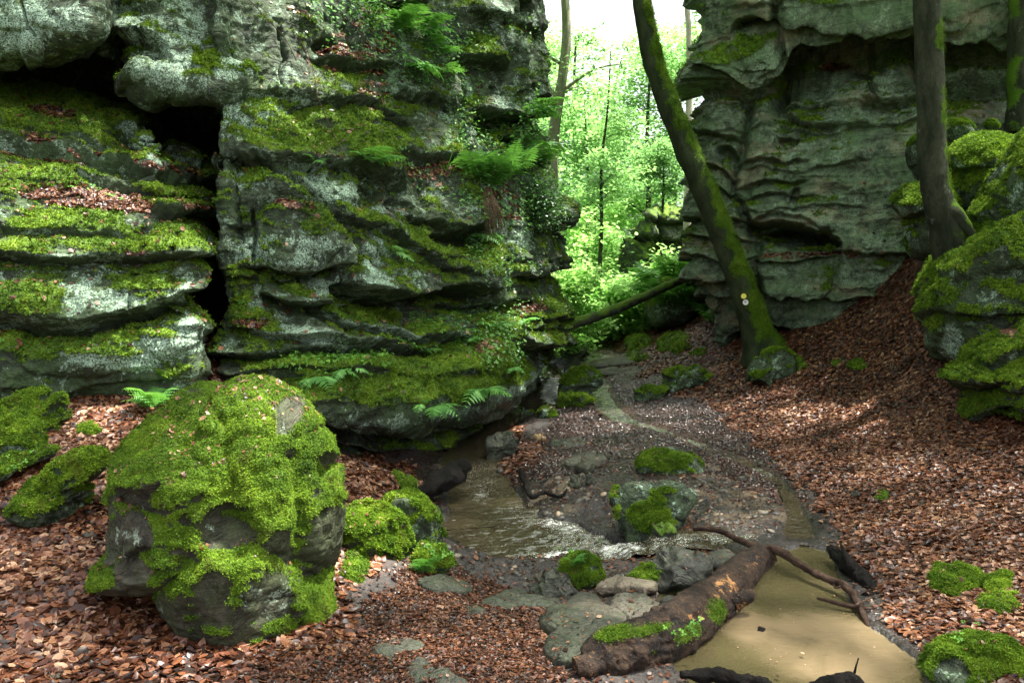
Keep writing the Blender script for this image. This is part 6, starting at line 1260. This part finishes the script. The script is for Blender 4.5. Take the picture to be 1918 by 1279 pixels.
for i, (x, y, sz) in enumerate([(1225, 530, 60), (1260, 520, 60), (1295, 540, 60), (1240, 565, 55), (1280, 575, 50), (1215, 560, 50), (1310, 560, 50), (1325, 590, 40), (1190, 610, 36), (1165, 620, 30), (1230, 610, 36), (1335, 605, 34)]):
    fern(x, y, sz, ['fern on the mossy bank where the fallen log ends, upper left', 'fern on the mossy bank directly above the fallen log end', 'fern touching the right cliff above the log end', 'fern in the middle of the mossy bank', 'fern low on the mossy bank near the leaves', 'leftmost fern of the mossy bank beside the far stream', 'fern at the right margin of the mossy bank', 'fern under the right cliff foot beside the leaf slope', 'small fern by the far stream bend', 'smallest fern at the far stream edge', 'fern below the dark hollow of the mossy bank', 'little fern squeezed against the foot of the right cliff'][i], keys=('H2',) if i < 7 else None, n=8, up=.6, seed=60+i, group='ferns on the far bank')

# small leaves
TRI_T = []
for k in range(3):
    a0 = k*2.094; c, s_ = math.cos(a0), math.sin(a0)
    for (u, v, w) in ((0, 0, 0), (.55, -.42, .06), (1., -.22, .0), (.86, 0, -.06), (1., .22, .0), (.55, .42, .06)): TRI_T.append((u*c-v*s_, u*s_+v*c, w))
TRI_T = np.array(TRI_T); TRI_F = [np.array([[0, 1, 2, 3], [0, 3, 4, 5]]+[[6+j for j in (0, 1, 2, 3)], [6+j for j in (0, 3, 4, 5)]]+[[12+j for j in (0, 1, 2, 3)], [12+j for j in (0, 3, 4, 5)]])]
OV_T = np.array([(0, 0, 0), (.25, -.28, .05), (.7, -.24, .03), (1.05, 0, -.10), (.7, .24, .03), (.25, .28, .05), (.5, 0, -.04)]); OV_F = [np.array([[0, 1, 6], [1, 2, 6], [2, 3, 6], [3, 4, 6], [4, 5, 6], [5, 0, 6]])]
LFP_T = []
for k in range(7):
    u0 = .15+.13*k
    for s2 in (-1, 1): LFP_T += [(u0, 0, 0), (u0+.10, s2*.36*(1-.5*abs(k-3)/3.5), .02), (u0+.13, 0, 0)]
LFP_T = np.array(LFP_T); LFP_F = [np.arange(42).reshape(14, 3)]
def carpet(name, keys, polys, n, size, mat, T, TF, seed, lift=.03, up=.8, thr=-.2, label=None):
    rs = np.random.RandomState(seed); Ps, Ns, ws = [], [], []
    for k in keys:
        s = SURF[k]; P, N = s['P'].reshape(-1, 3), s['N'].reshape(-1, 3); px, py = s['px'].ravel(), s['py'].ravel()
        w = np.zeros(len(P))
        for p, wt in polys: w = np.maximum(w, wt*inpoly(px, py, p))
        ar = (np.linalg.norm(np.gradient(s['P'], axis=0), axis=-1)*np.linalg.norm(np.gradient(s['P'], axis=1), axis=-1)).ravel() if s['P'].ndim == 3 else s['area']
        w *= ar*(N[:, 2] > thr)*sst(-.5, .25, fbm(P*3+seed, 2)); m = w > 0; Ps.append(P[m]); Ns.append(N[m]); ws.append(w[m])
    P, N, w = np.vstack(Ps), np.vstack(Ns), np.concatenate(ws); idx = rs.choice(len(P), n, p=w/w.sum())
    pos = P[idx]+rs.normal(0, .02, (n, 3))+N[idx]*rs.uniform(.2, 1., (n, 1))*lift
    nn = N[idx]*.6+np.array([0, -.25, up])+rs.normal(0, .3, (n, 3)); sc = size*rs.uniform(.5, 1.25, n)
    V, Fs, r = bake_multi(T, TF, pos, frames(nn, rs.uniform(0, 6.28, n)), np.stack([sc]*3, 1), rs)
    return top(name, V, Fs, M[mat], label, kind='stuff', attrs=dict(rnd=r), smooth=False)
carpet('wood_sorrel', ['C'], [([(470, 664), (560, 650), (640, 640), (760, 636), (850, 620), (870, 650), (760, 668), (640, 684), (560, 688), (480, 686)], 1.), ([(520, 684), (680, 676), (760, 690), (640, 712), (540, 708)], .3), ([(440, 560), (475, 560), (475, 590), (440, 590)], .3), ([(760, 590), (860, 590), (900, 640), (780, 645)], .6)], 2600, .022, 'sorrel', TRI_T, TRI_F, 5, .05)
carpet('creeping_plants', ['C'], [([(620, 10), (700, 20), (870, 40), (900, 160), (860, 200), (760, 170), (680, 120)], 1.), ([(830, 180), (900, 200), (1000, 220), (1050, 320), (1060, 420), (980, 440), (860, 400), (830, 300)], .8), ([(860, 560), (980, 570), (980, 690), (900, 690)], .5), ([(1000, 0), (1040, 60), (1050, 200), (960, 120)], .25), ([(880, 30), (1000, 60), (1000, 130), (880, 110)], .2), ([(560, 0), (640, 0), (660, 120), (600, 90)], .5), ([(740, 280), (880, 280), (880, 380), (740, 350)], .35), ([(870, 440), (960, 440), (940, 600), (880, 580)], .5)], 8500, .060, 'fern', LFP_T, LFP_F, 17, .16, up=.5)
carpet('creeping_plants', ['C'], [([(860, 560), (960, 590), (980, 680), (900, 700), (850, 640)], 1.), ([(860, 330), (1000, 340), (1060, 400), (1000, 430), (960, 560), (890, 570), (870, 440)], .9), ([(960, 560), (1060, 560), (1075, 610), (960, 610)], .6), ([(830, 480), (850, 500), (840, 520)], .6), ([(640, 20), (1000, 60), (1040, 300), (860, 320), (800, 200), (640, 140)], .22), ([(560, 0), (700, 0), (700, 60), (560, 60)], .25), ([(780, 380), (870, 360), (870, 440), (780, 440)], .35), ([(500, 0), (620, 0), (640, 130), (540, 90)], .2), ([(870, 330), (1060, 330), (1060, 600), (880, 600)], .6)], 6000, .042, 'ivy', OV_T, OV_F, 6, .07)
carpet('creeping_plants', ['C'], [([(640, 30), (860, 30), (880, 170), (700, 150)], 1.), ([(860, 200), (1000, 220), (1060, 330), (860, 340)], .8), ([(900, 580), (1000, 600), (970, 700), (880, 680)], .8)], 1500, .05, 'sorrel', OV_T, OV_F, 7, .12)
carpet('wood_sorrel', ['A'], [([(120, 345), (230, 350), (230, 380), (120, 375)], .8), ([(270, 290), (310, 290), (300, 310), (270, 308)], .5), ([(-50, 635), (10, 640), (10, 650), (-50, 650)], 1.)], 70, .028, 'sorrel', TRI_T, TRI_F, 8, .05)
carpet('wood_sorrel', ['L3', 'L2', 'M4', 'R4', 'R12', 'Gk', 'F'], [([(0, 850), (60, 860), (60, 890), (0, 890)], 1), ([(1780, 1185), (1830, 1185), (1830, 1215), (1780, 1215)], 1.), ([(780, 1020), (840, 1030), (830, 1060)], 1.), ([(1045, 1030), (1075, 1040), (1070, 1075)], .6), ([(1805, 460), (1830, 470), (1815, 490)], .5), ([(1870, 620), (1890, 625), (1880, 640)], .5), ([(1710, 560), (1730, 560), (1730, 580)], .7)], 170, .02, 'sorrel', TRI_T, TRI_F, 9, .03)
# clover on the rotten log
rs = np.random.RandomState(3); cl = np.array([at(x, y, 4.52) for x, y in [(1245, 1180), (1262, 1190), (1258, 1200), (1268, 1210), (1275, 1185), (1292, 1178), (1298, 1170), (1306, 1172), (1300, 1188), (1312, 1164), (1304, 1194), (1265, 1218), (1280, 1192)]])
cl[:, 2] += .02; n = len(cl); V, Fs, r = bake_multi(TRI_T, TRI_F, cl, frames(rs.normal(0, .25, (n, 3))+np.array([0, -.5, .9]), rs.uniform(0, 6, n)), np.full((n, 3), .019), rs)
top('clover_sprig', V, Fs, M['sorrel'], 'bright green clover sprig growing on top of the rotten log', 'plant', attrs=dict(rnd=r), smooth=False)
def leafy(name, base, targets, leaf, nleaf, label, cat='shrub', mat='ivy', stem='stem_brown', spread=.10, seed=1, droop=.0, sr=.008, group=None, T=OV_T, TF=OV_F, up=.9):
    rs = np.random.RandomState(seed); o = thing(name, base, label, cat, group); P, st = [], []
    for t in targets:
        t = np.array(t); mid = (base+t)/2+np.array([0, 0, .25*np.linalg.norm(t-base)*(1-droop)])+rs.normal(0, .05, 3)
        c = cr(np.array([base, base*.5+mid*.5+[0, 0, .03], mid, t]), [6]*3); st.append(tube(c[::3], np.linspace(sr, sr*.25, len(c[::3])), nu=6, wob=.1, seg=3))
        k = nleaf//len(targets); u = rs.beta(1.6, 1.1, k)*(len(c)-1); i = np.minimum(u.astype(int), len(c)-2); f = (u-i)[:, None]
        P.append(c[i]*(1-f)+c[i+1]*f+rs.normal(0, spread, (k, 3))*np.array([1, 1, .7]))
    V, Fs, _ = join(st); part('stems', V, Fs, M[stem], o)
    P = np.vstack(P); n = len(P); sc = leaf*rs.uniform(.6, 1.3, n)
    V, Fs, r = bake_multi(T, TF, P, frames(rs.normal(0, .45, (n, 3))+np.array([0, -.2, up]), rs.uniform(0, 6.28, n)), np.stack([sc]*3, 1), rs)
    part('leaves', V, Fs, M[mat], o, dict(rnd=r), smooth=False); return o
def tg(l, D): return [at(x, y, D) for x, y in l]
b, _ = hit(1010, 400, ('C',))
leafy('shrub', b, tg([(985, 345), (1010, 330), (1040, 345), (1065, 365), (1075, 395), (1060, 430), (1035, 440), (1000, 380), (1020, 370), (1050, 390), (1030, 415), (985, 420)], b[1]-.35), .05, 1900, 'dark glossy shrub on the cliff shoulder overhanging the stream gap', spread=.15, seed=3)
b, _ = hit(985, 330, ('C',))
leafy('sapling', b, tg([(1002, 250), (1018, 190), (985, 240), (1030, 235), (965, 260), (1010, 160)], b[1]-.2), .075, 420, 'slender sapling with feathery leaves before the weathered tower', 'sapling', mat='fern', spread=.11, seed=4)
b, _ = hit(905, 345, ('C',))
leafy('bramble', b, tg([(880, 400), (870, 440), (895, 470), (905, 520), (900, 560), (925, 600), (880, 380)], b[1]-.3), .06, 420, 'trailing bramble hanging down the cliff left of the root bundle', 'bramble', spread=.08, seed=5, droop=1.2, mat='ivy')
b, _ = hit(905, 590, ('C',))
leafy('bramble', b, tg([(925, 640), (950, 670), (970, 700), (900, 650), (955, 640), (930, 700)], b[1]-.25), .045, 420, 'trailing bramble with pale leaves over the mossy corner above the channel', 'bramble', spread=.07, seed=6, droop=1.2, mat='sorrel')
b, _ = hit(700, 40, ('C',))
leafy('shrub', b, tg([(660, 20), (690, 5), (730, 10), (640, 40), (720, 50), (620, 5), (760, 0)], b[1]-.3), .05, 420, 'loose leafy plant hanging at the cliff top above the mossy shoulder', 'shrub', spread=.12, seed=7, mat='fern')
b, _ = hit(840, 320, ('C',))
V, Fs, nr = tube(np.array([b, at(846, 290, b[1]-.1), at(856, 255, b[1]-.15), at(866, 228, b[1]-.15)]), [.006, .006, .005, .003], nu=6, seg=4); top('grass_stalk', V, Fs, M['sorrel'], 'single tall pale green stalk on the cliff left of the fern clump', 'plant', attrs=dict(rnd=np.full(len(V), .8)))
# bundle of brown hanging roots
b, _ = hit(905, 350, ('C',)); rs = np.random.RandomState(8); st = []
for k in range(34):
    u = rs.rand(); p0 = at(902+18*rs.rand(), 350+8*rs.rand(), b[1]-.16); p1 = at(902+30*u+4*rs.randn(), 385, b[1]-.36); p2 = at(908+34*u+3*rs.randn(), 415+10*rs.rand(), b[1]-.34); p3 = at(914+34*u+4*rs.randn(), 432+22*rs.rand(), b[1]-.28)
    st.append(tube(np.array([p0, p1, p2, p3]), [.006, .006, .005, .002], nu=5, seg=3))
V, Fs, _ = join(st); top('root_bundle', V, Fs, M['rootb'], 'bundle of brown hanging roots and dead fronds on the cliff shoulder', 'roots', attrs=dict(rnd=rs.rand(len(V))))
# thin vines on the upper left cliff
for i, (l, lab) in enumerate([([(560, 60), (580, 100), (595, 150), (600, 190), (625, 240), (650, 290)], 'long thin bare vine hanging down the mossy face from the bright spot'), ([(650, 40), (690, 80), (700, 110)], 'short bare twig in the litter under the leafy hollow'), ([(470, 0), (510, 40), (540, 80), (560, 110)], 'thin vine from the top edge towards the sunlit rock')]):
    pts = []
    for x, y in l:
        p, _ = hit(x, y, ('C', 'B2'))
        pts.append(p+np.array([.03, -.08, .0]) if p is not None else at(x, y, 10))
    V, Fs, nr = tube(np.array(pts), [.006]*len(pts), nu=6, seg=5); top('vine', V, Fs, M['branch'], lab, 'vine', attrs=dict(moss=np.zeros(len(V)), worn=np.zeros(len(V))))

# ------------------------------------------------------------------ background trees
LF_T = np.array([(0, 0, 0), (.5, -.33, .04), (1., 0, -.06), (.5, .33, .04)]); LF_F = [np.array([[0, 1, 2, 3]])]
def tree(name, base, height, rad, label, crown_z, crown_r, n, leaf=.13, seed=1, pale=False, bend=(0, 0), nclu=70, limbs=8, flat=.16, group='trees in the gap behind the rocks', cat='tree', forks=(), shade=0.):
    rs = np.random.RandomState(seed); base = np.array(base, float); o = thing(name, base, label, cat, group)
    k = np.linspace(0, 1, 6); pts = np.stack([base[0]+bend[0]*k**1.6+.12*rs.randn(6)*k*(height/12), base[1]+bend[1]*k+.1*rs.randn(6)*k, base[2]-.2+height*k], 1)
    ps = [tube(pts, rad*(1-.8*k)+.006, nu=14, wob=.12, seed=seed, seg=10)]
    ce = []
    for j in range(limbs):
        t = rs.uniform(crown_z[0], 1); i = t*5; a = int(min(i, 4)); p = pts[a]*(1-(i-a))+pts[a+1]*(i-a); az = j*2.4+rs.uniform(-.4, .4); L = crown_r*(1.15-t*.55)*rs.uniform(.7, 1.1)
        e = p+np.array([math.cos(az)*L, math.sin(az)*L, L*rs.uniform(.15, .5)]); m = (p+e)/2+[0, 0, L*.12]
        ps.append(tube(np.array([p, m, e]), [rad*.35*(1.2-t), rad*.2*(1.2-t), .008], nu=7, wob=.15, seed=j, seg=6)); ce += [(p*.4+m*.6), m, (m+e)/2, e]
    V, Fs, nr = join(ps); part('trunk', V, Fs, M['bark_pale' if pale else 'bark_dark'], o, dict(moss=moss_side(nr, (.5, 0, .6), V, -.35)))
    ce = np.array(ce); extra = ce[rs.randint(len(ce), size=nclu)]+rs.normal(0, crown_r*.22, (nclu, 3))*np.array([1, 1, .8]); ce = np.vstack([ce, extra])
    idx = rs.randint(len(ce), size=n); sp = np.array([.42, .42, flat])*max(.5, crown_r/3.2)
    P = ce[idx]+rs.normal(0, 1, (n, 3))*sp; P[:, 2] -= .25*((P[:, 0]-ce[idx, 0])**2+(P[:, 1]-ce[idx, 1])**2)
    sc = leaf*1.2*rs.uniform(.6, 1.25, n); V, Fs, r = bake_multi(LF_T, LF_F, P, frames(rs.normal(0, .38, (n, 3))+np.array([0, 0, 1.]), rs.uniform(0, 6.28, n)), np.stack([sc]*3, 1), rs)
    r = np.clip(r*.7+.12+.45*np.repeat(rs.uniform(-1, 1, len(ce))[idx], 4)-shade, 0, 1); part('crown', V, Fs, M['bush' if cat == 'bush' else 'forest'], o, dict(rnd=r), smooth=False); return o
def gb(px, D): x = (px-CX)/F*D; return (x, D, float(ground_z(x, D)[0]))
T_ = [('tree', 1036, 19.5, 13, .2, 'pale barked tree forking beside the left cliff tower', (.42, 1), 2.4, 5000, dict(pale=True, bend=(.35, 0), leaf=.10, limbs=7, seed=2)),
      ('slim_tree', 1120, 25, 8.6, .075, 'slim dark stemmed young tree in the middle of the gap', (.25, 1), 1.5, 4200, dict(bend=(.35, 0), leaf=.11, limbs=10, seed=3)),
      ('slim_tree', 1098, 30, 8.2, .10, 'second slim tree just left of and behind the middle one', (.2, 1), 2.2, 7000, dict(leaf=.13, limbs=10, seed=4)),
      ('tree', 1208, 36, 10.6, .16, 'leafy tree rising behind the distant layered rock', (.3, 1), 3.4, 9000, dict(leaf=.15, seed=5, limbs=12)),
      ('tree', 1284, 27, 14, .17, 'pale straight trunk touching the right cliff edge', (.72, 1), 2.4, 3500, dict(pale=True, leaf=.12, seed=6)),
      ('tree', 1075, 38, 12., .2, 'broad leafy tree far back on the left of the gap', (.18, 1), 4.0, 12000, dict(leaf=.16, seed=7, limbs=12)),
      ('tree', 1150, 48, 13, .2, 'broad leafy tree farthest back in the gap centre', (.12, 1), 5.0, 13000, dict(leaf=.20, seed=8, limbs=12, nclu=110)),
      ('tree', 1260, 46, 12., .2, 'broad leafy tree far back on the right of the gap', (.15, 1), 4.6, 12000, dict(leaf=.19, seed=9, limbs=12, nclu=100)),
      ('tree', 1010, 44, 12, .2, 'tall leafy tree far back behind the left tower', (.15, 1), 4.5, 12000, dict(leaf=.19, seed=10, limbs=12)),
      ('tree', 1350, 40, 14, .2, 'leafy tree hidden mostly behind the right cliff', (.2, 1), 4, 8000, dict(leaf=.18, seed=11))]
for nm, px, D, h, r, lab, cz, crr, n, kw in T_: tree(nm, gb(px, D), h, r, lab, cz, crr, n, **kw)
B_ = [(1060, 18.5, 2.2, 'bright green bush beside the cliff nose above the fallen log', 1.0), (1100, 21.5, 2.8, 'bright green bush behind the middle of the fallen log', 1.2), (1150, 24, 1.3, 'light green bush left of the distant rock foot', 1.1), (1045, 23, 3.6, 'tall light green bush tucked behind the cliff nose', 1.4), (1090, 27, 3.4, 'tall light green bush under the slim trees', 1.5), (1170, 21.5, 1.3, 'low green bush over the far stream bend', .8), (1120, 34, 3.6, 'wide green bush far behind the slim trees', 1.9), (1215, 29, .8, 'low green bush at the foot of the distant rock', 1.2), (1265, 23.5, .9, 'low green bush between the log end and the right cliff', 1.0), (1180, 40, 5, 'high green thicket behind the distant rock', 2.6), (1060, 33, 4.6, 'high green thicket left of the gap centre', 2.2)]
for i, (px, D, h, lab, cr_) in enumerate(B_):
    tree('bush', gb(px, D), h, .03, lab, (.1, 1), cr_, 5200 if D < 30 else 8000, leaf=.085+.002*D, seed=30+i, limbs=12, flat=.2, group='bushes in the gap', cat='bush')
# plants crowning the distant rock and hanging by the cliff tops
tree('evergreen', at(1242, 384, 30), 2.3, .05, 'small dark evergreen on top of the distant rock', (.1, 1), 1.0, 6000, leaf=.10, seed=50, limbs=12, group=None, shade=.55)

# ------------------------------------------------------------------ out-of-view crowns added to the three near trees to dapple the sun
SUND = np.array([math.sin(SUN_AZ)*math.cos(SUN_EL), math.cos(SUN_AZ)*math.cos(SUN_EL), math.sin(SUN_EL)])
SUN_GAPS = []  # rock spots meant to catch sun through holes in the added leaves
for px, py, keys, r in [(522, 800, ('BIG',), .17), (500, 840, ('BIG',), .10), (150, 385, ('A',), .30), (90, 380, ('A',), .2), (570, 100, ('C', 'B2'), .25), (585, 60, ('C',), .2), (300, 640, ('A',), .25), (990, 580, ('C',), .3), (700, 980, ('R1',), .14), (940, 110, ('C',), .3), (1700, 370, ('E2',), .25), (1850, 250, ('E1',), .3)]:
    p, _ = hit(px, py, keys, 10)
    if p is not None: SUN_GAPS.append((p, r))
def shade_crown(tree_o, cx, cy, rx, ry, z0, n, seed, anchor):
    rs = np.random.RandomState(seed); a = rs.uniform(0, 6.283, n); q = np.sqrt(rs.uniform(0, 1, n))
    P = np.stack([cx+np.cos(a)*q*rx, cy+np.sin(a)*q*ry, z0+rs.normal(0, .9, n)+1.2*(1-q*q)], 1)
    keep = np.ones(n, bool)
    for g, r in SUN_GAPS:
        v = P-g; t = v@SUND; d_ = np.linalg.norm(v-t[:, None]*SUND, axis=1); keep &= d_ > r+.40  # drops leaves that would block the sun from a chosen spot
    P = P[keep]; n = len(P); sc = rs.uniform(.18, .42, n)
    V, Fs, r = bake_multi(LF_T, LF_F, P, frames(rs.normal(0, .3, (n, 3))+np.array([0, 0, 1.]), rs.uniform(0, 6.28, n)), np.stack([sc, sc, sc], 1), rs)
    part('crown', V, Fs, M['forest'], tree_o, dict(rnd=r), smooth=False)  # unseen leaf layer added to shade the gorge
    ps = []
    for k in range(9):
        az = k*.7+rs.uniform(-.2, .2); e = np.array([cx+math.cos(az)*rx*.8, cy+math.sin(az)*ry*.8, z0+.3]); m = (np.array(anchor)+e)/2+[0, 0, .8]; ps.append(tube(np.array([anchor, m, e]), [.07, .05, .012], nu=8, wob=.15, seed=k, seg=6))
    V, Fs, nr = join(ps); part('limbs', V, Fs, M['bark_dark'], tree_o, dict(moss=moss_side(nr, (0, 0, 1), V, -.3)))  # limbs added to carry the unseen shading leaves
shade_crown(TREE_L, 1.2, 11.0, 5.6, 6.5, 14.0, 3200, 1, at(1180, -520, 13.9))
shade_crown(TREE_U, 4.2, 6.0, 6.5, 6.0, 13.4, 5000, 2, at(1722, -640, 10.1))
shade_crown(TREE_R, 7.0, 12.5, 6.0, 6.5, 15.0, 3500, 3, at(1918, -400, 12.2))
